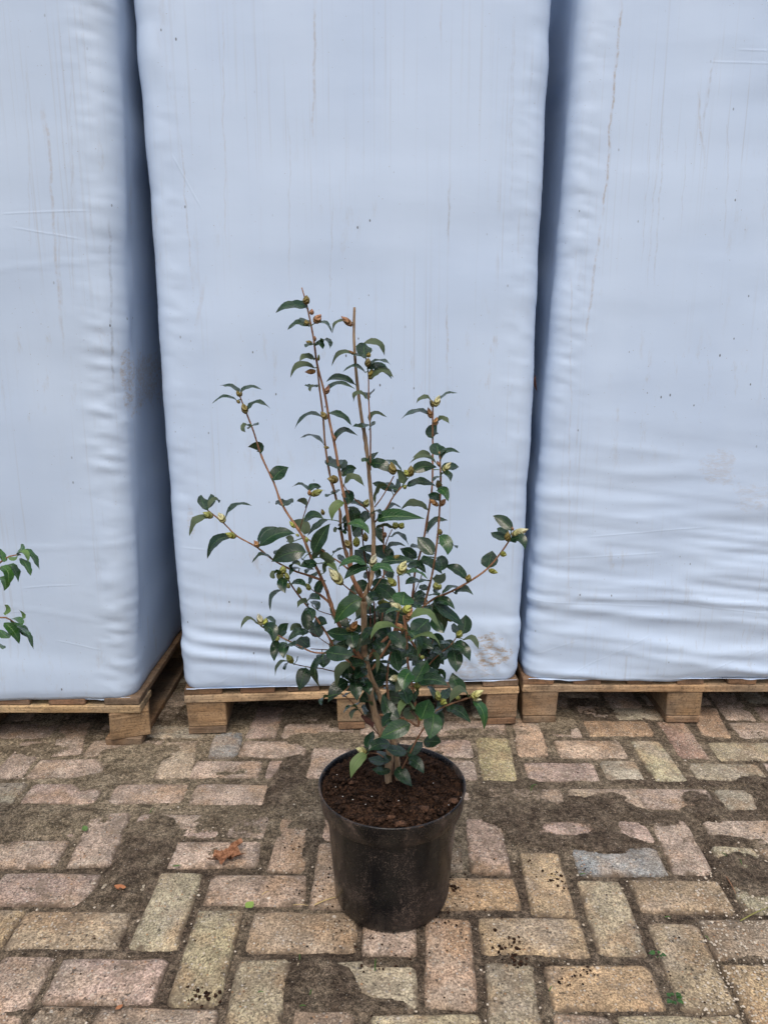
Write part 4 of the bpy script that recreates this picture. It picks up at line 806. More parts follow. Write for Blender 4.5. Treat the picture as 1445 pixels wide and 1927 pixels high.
# leaves: base x y, middle x y, tip x y, seen width [, flags: n fresh, u underside, d dead, +/-k centimetres forward/back]
LV = {
'A': '''720 205 650 195 585 172 52|700 215 590 200 502 250 40 -1|735 345 650 322 583 368 32|730 340 695 310 668 280 50 -1|775 320 840 318 886 388 20|1000 320 925 312 888 388 18|770 468 740 468 705 485 15
765 465 800 462 822 495 40|825 440 850 440 872 490 22|770 565 715 545 663 578 35|770 628 665 608 603 690 35|785 745 740 750 697 742 20|780 745 752 750 738 785 15 1|842 805 920 735 1045 770 28|1040 735 930 690 845 718 38
825 965 720 945 630 1040 25|860 930 950 945 1017 1015 35|908 1120 960 1050 1060 1085 35|832 1150 755 1085 663 1103 20|1115 555 1100 500 1112 455 95|1090 460 1195 452 1240 540 35 -1|1028 530 940 520 882 612 28
1025 530 1070 540 1105 560 26|1112 660 1040 610 958 652 22|1125 605 1210 572 1285 605 17|1120 632 1210 612 1290 700 42|1145 700 1220 635 1303 690 38 1|1127 832 1060 795 1030 855 30|1130 830 1100 800 1060 790 24 -1|1140 815 1150 795 1163 772 26
1145 995 1175 935 1258 958 32|1145 1005 1090 1020 1022 1020 32 -1|1140 1030 1155 1015 1172 1010 30|248 792 200 752 122 742 28|262 800 320 752 412 772 24|245 852 160 820 68 868 18|305 925 370 860 467 900 26|325 1018 292 1020 297 1062 30
335 1022 350 1015 365 1015 14|398 1205 390 1158 312 1160 55|487 1390 520 1335 590 1298 85|925 1305 880 1275 837 1250 42|925 1302 955 1275 975 1245 60 -1|915 1290 885 1255 875 1220 46 -2|925 1308 935 1278 940 1245 38 1''',
'B': '''485 140 430 102 370 145 25|510 150 570 82 665 72 16|468 218 370 192 268 250 28|512 275 550 248 598 282 30|487 378 478 335 515 290 78|1022 1008 965 945 892 905 72|985 1072 930 1045 878 1018 52|988 1052 960 1015 920 990 58 -1|1008 1080 1080 1058 1112 1138 60''',
'C': '''185 218 150 165 142 112 60|190 205 208 155 205 105 50 -1|190 205 232 150 262 168 32|187 268 108 285 60 395 42|305 272 372 188 488 187 28|348 402 240 430 182 548 56''',
'P1': '''880 470 770 378 640 415 35|890 470 950 400 1045 410 90 -1|535 672 490 620 425 600 100|535 662 600 610 655 560 82|845 662 815 610 710 600 70|810 872 930 795 1075 840 100|1125 845 1000 920 855 1072 70|938 1305 1030 1110 1165 905 175 1|810 1050 800 930 665 862 155 u -1
205 1215 430 1050 690 1045 150 1|198 1175 290 1010 465 962 70|620 1180 620 1120 560 1100 100 -2|838 1292 610 1305 370 1425 225 2|530 1335 460 1300 410 1270 90 -1|375 1375 230 1335 105 1445 45|918 1378 1000 1305 1105 1280 88 u|1015 1365 1120 1375 1235 1420 120 u|1330 1420 1310 1370 1300 1320 90 -2|1210 1315 1290 1265 1390 1240 35 -2''',
'P2': '''330 415 400 320 512 300 125 -1|345 512 470 425 622 550 85|668 238 700 165 812 75 80 n 1|690 228 640 200 590 212 62 n|700 238 850 245 1005 375 130|880 190 1010 225 1130 340 50 -2|1150 512 1145 420 1045 305 105|1000 622 860 530 725 500 88 -1|928 528 800 600 765 790 62 u 1
1040 640 1075 540 1060 440 90|1010 585 960 520 918 485 82|350 605 400 690 395 800 145 -1|345 765 215 830 180 1015 112 n 1|182 645 230 612 275 580 60 1|180 648 150 662 120 690 40 1|410 820 490 960 450 1170 140 -3|385 900 370 1030 400 1170 60 -2|620 830 520 770 420 758 70 -1
680 890 625 960 610 1050 120 -2|390 1050 560 1065 682 1195 100 n 1|500 1245 535 1160 615 1100 112 -3|780 1100 830 1200 882 1330 112 -3|975 1232 1110 1200 1222 1355 50|918 1425 1020 1325 1185 1362 62|780 1112 920 1078 1052 1140 50 u|740 905 790 885 832 930 40
285 1125 325 1155 358 1200 58 1|275 1130 252 1130 235 1165 26 1|300 1062 330 1045 355 1045 30|920 888 1010 795 1120 835 50|792 1012 1010 950 1440 985 150 n 2''',
'P3': '''265 502 400 420 592 430 140 -1|172 692 370 625 580 690 88|602 402 420 295 212 385 36|500 300 420 255 262 300 78 -1|625 268 600 180 605 98 195|640 345 735 215 905 232 72|665 480 770 415 892 425 105 -1|660 522 725 525 780 630 70|640 562 590 575 540 625 36|612 885 560 830 470 800 122|600 720 680 755 745 895 108 n 1
472 1012 280 920 102 1005 85|465 1335 560 1170 742 1152 82 -2''',
'P4': '''320 430 272 428 275 492 40|402 490 375 570 415 698 130 1|370 655 235 730 212 942 62|490 578 595 555 705 622 78|612 358 530 370 470 462 52|505 335 540 298 620 335 42|842 282 730 300 610 332 112 1|650 228 680 265 720 300 52|770 370 730 380 705 430 50|840 292 900 295 955 300 25
930 435 1000 300 1140 425 82 n 1|740 582 790 460 905 388 62 -2|840 712 870 600 965 520 112 -1|732 770 800 755 892 790 92|722 860 655 815 572 900 66|780 800 825 850 850 932 92 -1|725 1205 700 1050 690 895 142 1|690 902 765 955 782 1072 92 2|800 1092 890 1085 982 1110 132 -2|882 1292 830 1200 770 1080 160 -1
732 1222 580 1225 450 1345 98 2|640 1200 560 1165 478 1210 110 -1|370 1292 370 1190 458 1105 130 -1''',
'Q1': '''400 430 520 470 530 650 150 1|415 325 495 330 570 405 62 -1|350 405 190 325 95 472 50|605 620 560 730 553 905 122|725 650 680 720 680 865 132 1|742 662 800 672 865 660 80 2|895 570 960 650 1040 700 165 -2|850 690 890 720 945 745 52 -1|752 905 620 935 563 1105 46|748 910 722 950 705 1015 45
838 925 852 890 855 860 30 -1|985 990 945 1110 888 1302 185|1215 850 1105 1010 1168 1252 100 1|1200 800 1215 890 1215 992 180 -1''',
'Q2': '''235 620 420 655 622 660 185 2|612 550 575 620 555 712 62 3|555 385 400 385 245 348 168 1|482 470 410 490 370 550 60|600 345 595 440 645 590 200|890 290 800 375 720 490 112 2|865 480 725 500 655 640 112 1|1215 300 990 285 845 462 88 n 3|1305 592 1210 445 1065 370 170 2|868 510 970 565 1010 742 150 1|868 660 930 740 930 915 72 u 2
790 800 690 785 590 822 112 1|802 822 800 740 855 650 170|582 790 435 870 385 1112 112 1|632 990 540 955 460 982 110|800 850 710 900 630 1000 150|545 1030 400 1110 268 1315 172|640 1010 650 1120 665 1290 165 1|740 1020 800 1090 832 1220 130|1190 960 1020 920 842 895 190 -1|1230 890 1190 740 1165 600 150 1|1292 632 1210 590 1130 550 70
970 745 1050 770 1125 790 62 -1''',
'P5': '''505 450 310 385 118 495 88 n 2|525 492 360 520 195 655 120 2|505 440 430 330 340 250 150 -2|755 385 600 255 385 240 112 1|842 382 770 275 640 190 140 -1|560 522 730 480 890 575 88 n 3|690 430 900 395 1205 400 112 1|1050 472 1190 455 1312 572 100|988 602 1160 552 1338 655 52 n 2|1212 650 1120 675 1030 722 90|882 960 790 830 670 760 165 1|742 885 680 830 600 790 100 n
1000 1010 1002 920 1020 820 275 n 4|680 890 575 895 545 1032 130 1|992 1088 870 1068 755 1135 52 n 4|262 1292 130 1170 0 1040 142 -1|442 922 250 1020 65 1260 215 n 3|952 1130 840 1180 720 1232 170 -1|602 1185 460 1165 335 1225 40 -2|560 640 520 600 470 560 120 -2|700 600 640 560 600 560 120 -2|860 640 800 560 740 520 110 -2''',
'P6': '''542 322 440 195 325 75 192|312 372 215 290 90 235 130|382 242 310 215 230 218 60 -1|620 62 725 160 735 322 150 n 1|790 180 820 192 838 215 16|600 352 655 430 640 540 160 -1|345 402 520 435 665 582 100 1|532 342 455 362 388 392 62|530 640 625 650 702 560 130|982 652 870 520 690 470 118|880 745 760 765 655 862 60 -1|830 850 950 785 1085 868 82 -1
1280 502 1310 390 1345 262 200 -1|540 960 700 950 832 1062 105|545 972 735 1100 965 1288 130 1|930 1400 975 1270 980 1130 180 -1|882 1402 838 1330 832 1245 102|480 1020 630 1120 685 1382 195|520 1190 600 1290 690 1382 130 1|420 1020 465 1060 525 1110 110|495 680 430 675 360 702 36|450 802 405 760 358 730 90 -1|440 850 350 870 280 950 110 -1|600 862 590 800 650 780 90|500 872 560 865 622 880 40
225 1192 440 1100 650 1335 88 n 5|262 1402 380 1290 485 1195 245 2|245 950 315 1010 390 1102 82 1|60 620 150 560 240 620 60 -2''',
'Q3': '''960 532 1095 575 1185 757 140 1|950 590 985 720 1000 907 190|1090 460 1215 455 1302 595 72|940 552 870 518 785 520 42|872 610 840 680 790 740 112 -1|640 612 720 615 805 682 92 1|650 602 700 560 780 520 92|350 490 620 408 782 572 60 n 5|335 345 465 470 470 722 100 n 3|600 450 545 560 480 712 120 1|270 700 370 650 462 702 110 1|430 1042 520 890 605 735 205 n 4
470 1030 680 1000 885 1088 150 3|520 1060 650 930 755 880 150 1|620 660 690 760 740 882 170 -1|385 890 310 985 285 1152 200 n 5|270 1130 315 1220 330 1350 180 3|1135 1162 1000 1060 950 905 180 1|1140 1162 1020 1165 905 1325 110 2|800 1262 860 1190 912 1110 120|620 1090 675 1160 700 1280 72|740 940 805 925 850 1012 82 u|560 720 650 640 700 620 120 -2|560 800 480 780 400 820 130 1|720 860 700 960 690 1060 150 -1''',
'Q4': '''1245 597 1040 680 835 782 230 n 4|1100 510 950 400 870 180 185 2|1060 520 940 540 865 642 160 1|1312 388 1160 325 1100 497 92 n 5|1290 400 1220 440 1312 522 112 3|985 882 820 870 668 962 150 3|650 925 690 800 742 690 120 2|1195 960 1050 960 905 930 138|972 1105 880 1020 790 960 100 1|955 1112 810 1095 668 1060 130 2|655 1012 515 1110 435 1332 140 n 3|955 1200 850 1240 720 1210 118 1
620 465 620 400 622 325 92|545 400 475 430 440 537 62|510 375 420 368 330 462 16|510 345 560 308 620 290 15|690 322 662 293 630 293 15|600 470 665 560 742 640 80 d|360 222 395 190 440 160 36|112 230 62 262 45 342 25 1|560 60 480 20 400 0 90|700 60 640 30 560 20 110|900 90 980 110 1060 160 90 -2''',
'Q5': '''380 532 430 400 485 258 250 n 4|545 445 535 600 490 802 235 n 3|408 830 530 830 652 842 162 1|203 1047 305 920 400 835 140 1|203 1075 315 1120 415 1272 150 1|40 1195 125 1290 255 1445 172 1|720 380 885 420 1052 585 130|1078 282 1210 415 1230 672 120 n|320 120 312 200 290 322 72 1|560 440 620 380 600 280 90 -1''',
}
def make_leaf(b, m, tp, wpx, Yb, root, mat, Lr, flip=False, petiole=None, name='leaf', foldk=None, label=None):
    sc = Yb / F_PX * 1.02
    B = on_y(b[0], b[1], Yb); La = (math.dist(b, m) + math.dist(m, tp)) * sc
    dy = math.sqrt(max(0.0, Lr * Lr - La * La)) * 0.75
    sgn = -1 if tp[1] > b[1] - 6 else 1
    Yt = Yb + sgn * dy; T = on_y(tp[0], tp[1], Yt); Mi = on_y(m[0], m[1], (Yb + Yt) / 2 - (0.003 if sgn < 0 else 0))
    C = Mi * 2 - (B + T) / 2
    Lc = (Mi - B).length + (T - Mi).length
    Wa = wpx * sc * (1.17 if wpx > 9 else 1.03); Wr = max(Lc * random.uniform(.40, .48), Wa * 1.02)
    Wr = min(Wr, max(Wa * 1.02, Lc * .6))
    rho = math.acos(min(1, Wa / Wr))
    prof = [(0, .03), (.04, .22), (.12, .62), (.24, .91), (.38, 1.0), (.5, 1.0), (.62, .92), (.74, .73), (.84, .48), (.92, .24), (.97, .09), (1, .01)]
    us = (-1, -.55, 0, .55, 1)
    vs, fs, uv = [], [], []
    fold = foldk if foldk is not None else random.uniform(.14, .38); wavp = random.uniform(0, 6.28); wava = random.uniform(.0006, .0018)
    Np = None; ft = random.uniform(-.25, .25)
    for k, (s, wd) in enumerate(prof):
        t = s; p = B * (1 - t) ** 2 + C * (2 * t * (1 - t)) + T * t * t
        tg = (C - B) * (2 * (1 - t)) + (T - C) * (2 * t)
        if tg.length < 1e-6: tg = T - B
        tg.normalize()
        V = (cam.location - p).normalized()
        sd_ = tg.cross(V); sd_.normalize(); nr = sd_.cross(tg).normalized()
        if nr.dot(V) < 0: nr = -nr; sd_ = -sd_
        c1 = nr * math.cos(rho) + sd_ * math.sin(rho); c2 = nr * math.cos(rho) - sd_ * math.sin(rho)
        if k == 0: use1 = (sum((nr * math.cos(rho) + q * sd_ * math.sin(rho)).z * q for q in (1, -1)) > 0)
        N = c1 if use1 else c2
        if flip: N = (nr * math.cos(rho) - (sd_ if use1 else -sd_) * math.sin(rho)) * -1
        ang = ft * (s - .5)
        N = (N + sd_ * ang).normalized()
        Sx = tg.cross(N).normalized()
        hw = wd * Wr / 2
        for u in us:
            x = u * hw; z = abs(x) * math.sin(fold) - (x * x / max(hw, 1e-5)) * 0.10
            z += wava * math.sin(s * 13 + wavp + (2 if u > 0 else 0)) * abs(u) * wd
            vs.append(p + Sx * x * math.cos(fold) + N * z); uv.append((0.5 + u / 2, s))
    n = len(us)
    for k in range(len(prof) - 1):
        for i in range(n - 1): a = k * n + i; fs.append((a, a + 1, a + n + 1, a + n))
    # orientation: face normal must agree with N
    if petiole is not None:
        q0, q1 = petiole, B + (C - B).normalized() * 0.002
        d = (q1 - q0); L_ = d.length
        if L_ > 1e-4:
            a = d.cross(Vector((0, -1, .2))).normalized(); b2 = d.cross(a).normalized(); off = len(vs)
            for P_, r in ((q0, .0011), ((q0 + q1) / 2 + Vector((0, 0, .0008)), .0008), (q1, .0007)):
                for j in range(4): an = j * math.pi / 2; vs.append(P_ + (a * math.cos(an) + b2 * math.sin(an)) * r); uv.append((.5, .02))
            for i in range(2):
                for j in range(4): fs.append((off + i * 4 + j, off + i * 4 + (j + 1) % 4, off + (i + 1) * 4 + (j + 1) % 4, off + (i + 1) * 4 + j))
    f0 = fs[2 * 4]; e1 = Vector(vs[f0[1]]) - Vector(vs[f0[0]]); e2 = Vector(vs[f0[3]]) - Vector(vs[f0[0]])
    if e1.cross(e2).dot(N) < 0: fs = [tuple(reversed(f)) for f in fs]
    piv = B.copy()
    o = mesh_obj(name, [v - piv for v in vs], fs, mat, None, True, uv)
    o.location = piv - Vector(root.location) if root.rotation_euler.z == 0 else piv
    o.parent = root
    return o
def nearest(u, v, fwd):
    d = (SA[:, 0] - u) ** 2 + (SA[:, 1] - v) ** 2 - np.where(True, (PY - SA[:, 2]) * fwd * 4000, 0)
    i = int(np.argmin(d)); return i, math.sqrt((SA[i, 0] - u) ** 2 + (SA[i, 1] - v) ** 2)
nleaf = 0
for code, txt in LV.items():
    ox, oy, zs = ZT[code]
    for rec in txt.replace('\n', '|').split('|'):
        q = rec.split()
        if not q: continue
        x0, y0, x1, y1, x2, y2, wz = map(float, q[:7]); fl = q[7:]
        mt = M_LEAF; nm = 'leaf'; flip = False; off = 0.0; lab = None
        for f in fl:
            if f == 'n': mt = M_LEAF_NEW
            elif f == 'u': flip = True
            elif f == 'd': mt = M_DEADDARK; lab = 'withered dark brown leaf'
            else: off = float(f) / 100
        b = (ox + x0 / zs, oy + y0 / zs); m = (ox + x1 / zs, oy + y1 / zs); tp = (ox + x2 / zs, oy + y2 / zs)
        i, dist = nearest(*b, 1 if off > 0 else -1 if off < 0 else 0)
        Yb = SA[i, 2] - off * 1.0 - (.004 if off >= 0 else -.004)
        pt = None
        sp_ = Vector((SA[i, 3], SA[i, 2], SA[i, 4])); Bp = on_y(b[0], b[1], Yb)
        if 0.002 < (sp_ - Bp).length < 0.045: pt = sp_
        o = make_leaf(b, m, tp, wz / zs, Yb, shrub, mt, random.uniform(.047, .058) * (1.12 if code in ('Q3', 'Q4', 'Q5', 'Q2') else 1.0), flip, pt, nm)
        if lab: o['label'] = lab
        nleaf += 1
rs = random.Random(404)
pool = [q for q in samples if 600 < q[0] < 860 and 1010 < q[1] < 1345]
tries = 0
while nleaf < 296 and tries < 400:
    tries += 1
    q = rs.choice(pool); u, v = q[0], q[1]
    if not (rs.random() < math.exp(-((u - 735) / 95) ** 2 - ((v - 1190) / 130) ** 2)): continue
    a = rs.uniform(-.35, 3.5); L_ = rs.uniform(36, 54); dx, dy_ = math.cos(a) * (1 if u > 735 else -1) if rs.random() < .7 else math.cos(a), math.sin(a) * .8 + .1
    tp = (u + dx * L_, v + dy_ * L_); m = (u + dx * L_ * .5, v + dy_ * L_ * .5 - rs.uniform(2, 8))
    make_leaf((u + dx * 3, v + dy_ * 3), m, tp, rs.uniform(18, 30), q[2] + rs.uniform(.015, .05), shrub, M_LEAF, rs.uniform(.045, .055)); nleaf += 1
extra = []
while len(extra) < 75:
    q = rs.choice(pool); u, v = q[0], q[1]
    if not (rs.random() < math.exp(-((u - 735) / 80) ** 2 - ((v - 1205) / 120) ** 2)): continue
    a = rs.uniform(0, 6.28); L_ = rs.uniform(34, 50); dx, dy_ = math.cos(a), math.sin(a) * .7 + .2
    extra.append(make_leaf((u + dx * 3, v + dy_ * 3), (u + dx * L_ * .5, v + dy_ * L_ * .5 - rs.uniform(2, 8)), (u + dx * L_, v + dy_ * L_), rs.uniform(15, 27), q[2] + rs.uniform(.02, .06), shrub, M_LEAF, rs.uniform(.045, .055)))
bm = bmesh.new()
for o in extra:
    o.data.transform(Matrix.Translation(o.location)); bm.from_mesh(o.data); me = o.data; bpy.data.objects.remove(o); bpy.data.meshes.remove(me)
me = bpy.data.meshes.new('inner_leaves'); bm.to_mesh(me); bm.free(); me.materials.append(M_LEAF)
inner = bpy.data.objects.new('inner_leaves', me); COL.objects.link(inner); inner.parent = shrub; inner['kind'] = 'stuff'
print('leaves', nleaf)

# ---- buds: base x y, tip x y, width, colour letter (g green, c cream, p pink/brown, y yellow-green, r red-tipped, o olive)
BC = {'g': (0.32, 0.36, 0.11), 'c': (0.68, 0.68, 0.42), 'p': (0.42, 0.22, 0.13), 'y': (0.44, 0.50, 0.14), 'r': (0.40, 0.19, 0.08), 'o': (0.24, 0.20, 0.07)}
BUDS = {
'A': '708 192 712 135 38 o|745 262 748 225 25 p|765 318 805 265 42 p|717 335 705 300 30 o|775 645 708 650 28 p|1022 338 955 278 34 p|752 462 712 443 25 o|770 442 768 408 15 p|820 458 820 425 14 o|1130 550 1136 520 25 o|1125 617 1130 560 35 o|1145 702 1156 632 34 o|842 802 862 745 28 p|850 972 812 925 34 o|905 1122 895 1080 20 p|256 818 240 780 22 o|262 818 269 785 18 o|302 935 280 870 36 o|260 862 238 843 18 o|1040 530 1000 505 12 p|792 575 795 535 14 g',
'B': '500 165 528 92 34 c|488 168 470 118 24 o|472 242 455 176 28 p|498 292 512 240 30 p|532 572 515 535 18 p|1018 1035 1120 1000 42 c|988 1078 995 1018 35 o|942 1158 982 1172 34 g|862 1272 920 1292 30 g|722 1352 732 1308 34 o|1030 1005 1022 982 15 p',
'C': '222 265 160 235 38 g|298 302 262 240 42 c|378 402 312 375 35 g|530 467 505 428 30 p',
'P1': '905 520 1050 455 75 g|885 525 883 450 42 p|205 1225 140 1142 50 p|685 965 620 880 45 y|745 1075 700 1050 32 y|850 1162 845 1090 38 y|1075 790 1055 715 45 o',
'P2': '268 455 130 442 92 o|1015 385 985 232 92 o|1238 402 1165 330 72 g|1245 412 1252 275 78 o|620 825 667 728 72 g|565 1045 545 960 50 g|1060 1112 1020 1040 82 g|1095 1112 1145 1048 72 g|640 1292 625 1180 62 o|432 1382 365 1280 82 o|510 1365 512 1238 82 g|888 1242 902 1170 50 p|140 20 70 10 34 o',
'P3': '675 492 772 373 66 c|632 718 605 612 72 o|610 955 502 870 56 p|630 955 705 868 62 p|632 1348 636 1272 56 o|150 725 165 668 42 g|490 300 480 258 26 p',
'P4': '380 435 380 332 82 g|385 485 298 438 88 g|452 525 418 418 60 g|1190 580 1022 375 112 c|745 655 705 570 60 g|610 705 592 618 60 g|470 625 425 560 50 g|95 1135 48 988 76 c|140 1142 152 1045 66 y|320 1335 280 1290 62 y|1300 1215 1378 1085 86 r|1268 1215 1258 1158 52 o',
'P5': '570 495 622 322 86 c|935 585 1032 420 106 c|905 738 798 638 76 y|650 968 805 982 80 g|980 1075 842 982 92 c|1005 1095 1098 1018 96 y|1050 1200 1118 1058 72 p|1012 1355 922 1258 78 p|868 392 942 328 66 o',
'P6': '590 785 568 700 76 g|620 792 642 720 46 g|882 1440 910 1350 80 g|735 1168 800 1218 60 g',
'Q1': '805 925 725 818 76 g',
'Q3': '425 1085 508 1090 84 g|218 970 98 998 80 c|762 1285 738 1160 76 y|782 1288 856 1322 82 y|1045 1265 985 1212 62 y|1195 1245 1348 1160 86 c|1215 1268 1330 1278 50 c|565 712 512 688 50 y|450 1420 425 1385 40 y',
'Q4': '655 975 518 930 80 c|1370 540 1395 500 50 y'}
def bud_mesh():
    prof = [(0, .12), (.06, .26), (.18, .42), (.34, .50), (.5, .48), (.66, .39), (.8, .26), (.92, .11), (1.0, .012)]
    n = 12; vs, fs = [], []
    for j, (z, r) in enumerate(prof):
        for i in range(n):
            a = 2 * math.pi * (i + j * .35) / n; k = 1 + (.07 if (i + j) % 3 == 0 else -.02)
            vs.append((r * k * math.cos(a), r * k * math.sin(a), z + (.02 if (i + j) % 3 == 0 else 0)))
    for j in range(len(prof) - 1):
        for i in range(n): fs.append((j * n + i, j * n + (i + 1) % n, (j + 1) * n + (i + 1) % n, (j + 1) * n + i))
    me = bpy.data.meshes.new('bud'); me.from_pydata(vs, [], fs); me.materials.append(M_BUD); me.polygons.foreach_set('use_smooth', [True] * len(me.polygons)); me.update(); return me
BUDM = bud_mesh()
for code, txt in BUDS.items():
    ox, oy, zs = ZT[code]
    for rec in txt.split('|'):
        q = rec.split(); x0, y0, x1, y1, wz = map(float, q[:5])
        b = (ox + x0 / zs, oy + y0 / zs); tp = (ox + x1 / zs, oy + y1 / zs)
        i, dist = nearest(*b, 1); Yb = SA[i, 2] - .006; B = on_y(*b, Yb); T = on_y(*tp, Yb - .003)
        d = T - B; L_ = max(d.length, wz / zs * Yb / F_PX * 1.15)
        o = bpy.data.objects.new('bud', BUDM); COL.objects.link(o); o.parent = shrub
        o.location = B - shrub.location; o.rotation_euler = d.to_track_quat('Z', 'Y').to_euler()
        wd = wz / zs * Yb / F_PX * 1.28; o.scale = (wd, wd, L_ * 1.12)
        c = BC[q[5]]; k = random.uniform(.85, 1.15); o.color = (c[0] * k, c[1] * k, c[2] * random.uniform(.8, 1.2), 1)

# ================================================================ second shrub, mostly beyond the left edge
s2 = empty('potted_shrub', (-1.04, 1.36, 0)); tag(s2, 'light green shrub reaching in from the left edge with drooping slender leaves', 'potted shrub')
make_pot(s2); soil_disc(s2, .1325, .238, 9)
Y2 = 1.34
br = [([(-1.04, 1.36, .235), (-1.03, 1.36, .42), (-.99, 1.35, .62), (-.93, 1.34, .78)], .006, .003),
      ([(-.99, 1.35, .62), (-.88, Y2, .72)], .003, .0022), ([(-1.02, 1.36, .46), (-.90, 1.35, .60)], .003, .0025)]
for pts, r0, r1 in br:
    P = [Vector(p) for p in pts]; tube('branch', P, [r0 + (r1 - r0) * i / (len(P) - 1) for i in range(len(P))], M_TWIG, s2)
e1 = [Vector((-.93, 1.34, .78)), on_y(-60, 1085, Y2), on_y(-5, 1062, Y2), on_y(18, 1047, Y2), on_y(40, 1044, Y2)]
e2 = [Vector((-.90, 1.35, .60)), on_y(-40, 1180, Y2), on_y(0, 1162, Y2), on_y(20, 1166, Y2), on_y(35, 1178, Y2)]
e3 = [Vector((-.88, Y2, .72)), on_y(-45, 1065, Y2), on_y(2, 1068, Y2 - .02), on_y(18, 1068, Y2 - .02)]
for e in (e1, e2, e3): tube('twig', e, [.0026 - .0004 * i for i in range(len(e))], M_TWIG, s2, 6)
L2 = [(8,1058,4,1046,2,1032,13),(22,1048,30,1050,34,1046,9),(38,1040,42,1033,40,1024,10),(42,1034,62,1046,75,1072,11),(40,1050,50,1064,59,1084,13),(36,1042,46,1042,54,1058,10),(16,1062,28,1072,35,1096,12),(2,1066,16,1078,14,1104,19),
      (0,1086,10,1096,8,1112,15),(10,1158,16,1148,9,1138,10),(36,1168,46,1160,36,1147,7),(24,1164,34,1168,42,1178,12),(20,1168,38,1186,55,1200,12),(8,1172,26,1188,37,1212,18),(30,1176,50,1190,64,1222,11),(-2,1184,10,1196,20,1200,15),(36,1180,46,1188,56,1196,8),(-6,1208,0,1216,6,1222,10),
      (-20,1075,-10,1095,-6,1120,18),(-30,1070,-45,1085,-50,1110,18),(-20,1168,-30,1190,-28,1215,18),(-50,1080,-70,1100,-75,1130,18),(-12,1060,-22,1045,-30,1030,15)]
for (a, b, c, d, e, f, wd) in L2:
    make_leaf((a, b), (c, d), (e, f), wd * .92, Y2 - random.uniform(0, .03), s2, M_LEAF_LIGHT, .05)
# the rest of its crown, out of frame
def leaf_3d(root, B, dr, L, Wd, mat):
    dr = dr.normalized(); S_ = dr.cross(Vector((0, 0, 1))).normalized(); N = S_.cross(dr)
    vs, fs, uv = [], [], []
    for s, wd in ((0, .05), (.15, .55), (.35, .95), (.55, 1), (.75, .7), (.9, .28), (1, .02)):
        p = B + dr * L * s - Vector((0, 0, 1)) * L * .35 * s * s
        for u in (-1, 0, 1): vs.append(p + S_ * u * wd * Wd / 2 + N * abs(u) * wd * Wd * .15 - Vector(root.location)); uv.append((.5 + u / 2, s))
    for k in range(6):
        for i in range(2): a = k * 3 + i; fs.append((a, a + 1, a + 4, a + 3))
    return mesh_obj('leaf', vs, fs, mat, root, True, uv)
rs = random.Random(77)
for pts, r0, r1 in br:
    P = [Vector(p) for p in pts]
    for a, b in zip(P[:-1], P[1:]):
        for k in range(7):
            p = a.lerp(b, (k + .5) / 7)
            if p.z < .38: continue
            leaf_3d(s2, p, Vector((rs.uniform(-1, .3), rs.uniform(-1, 1), rs.uniform(-.2, .6))), rs.uniform(.045, .06), .022, M_LEAF_LIGHT)

# ================================================================ SMALL THINGS ON THE GROUND
def ground_leaf(name, px, py, L, Wd, ang, curl, mat, label, cat, lift=.004, ragged=0.0, seed=1):
    rs = random.Random(seed); c = on_z(px, py, lift); root_loc = Vector((c.x, c.y, lift))
    vs, fs, uv = [], [], []
    prof = [(0, .06), (.08, .35), (.2, .7), (.35, .95), (.5, 1), (.65, .88), (.8, .58), (.92, .24), (1, .02)]
    for s, wd in prof:
        for u in (-1, -.5, 0, .5, 1):
            x = (s - .5) * L; y = u * wd * Wd / 2 * (1 + ragged * rs.uniform(-.6, .3)); z = curl * L * ((s - .5) ** 2 * 2 + abs(u) * .35 * wd) + ragged * rs.uniform(0, .006)
            vs.append((x, y, z)); uv.append((.5 + u / 2, s))
    for k in range(len(prof) - 1):
        for i in range(4): a = k * 5 + i; fs.append((a, a + 1, a + 6, a + 5))
    o = mesh_obj(name, vs, fs, mat, None, True, uv); o.location = root_loc; o.rotation_euler = (rs.uniform(-.15, .15), rs.uniform(-.1, .1), ang)
    tag(o, label, cat); return o
M_YLEAF = mat_leaf('yellow_green_leaf', (0.22, 0.36, 0.05), (0.22, 0.34, 0.07), (0.32, 0.42, 0.12))
M_ORANGE = mat_plain('orange_brown_leaf', (0.30, 0.12, 0.055), (0.38, 0.18, 0.09), 90)
ground_leaf('fallen_leaf', 161, 1561, .026, .013, -1.0, .25, M_LEAF_LIGHT, 'small bright green leaf on the sand beside a pale brick, left side', 'leaf', seed=3)
ground_leaf('fallen_leaf', 333, 1630, .020, .007, .1, .2, M_LEAF_NEW, 'narrow dark green leaf at the top end of a yellowish brick', 'leaf', seed=4)
ground_leaf('fallen_leaf', 470, 1703, .020, .019, .9, .12, M_YLEAF, 'round yellow green leaf left of the pot', 'leaf', seed=5)
ground_leaf('fallen_leaf', 228, 1673, .028, .013, -.25, .5, M_ORANGE, 'small orange brown curled leaf above the pale sandy patch', 'leaf', seed=6)
ground_leaf('fallen_leaf', 225, 1896, .014, .008, .9, .2, M_ORANGE, 'tiny tan leaf near the bottom edge, lower left', 'leaf', seed=7)
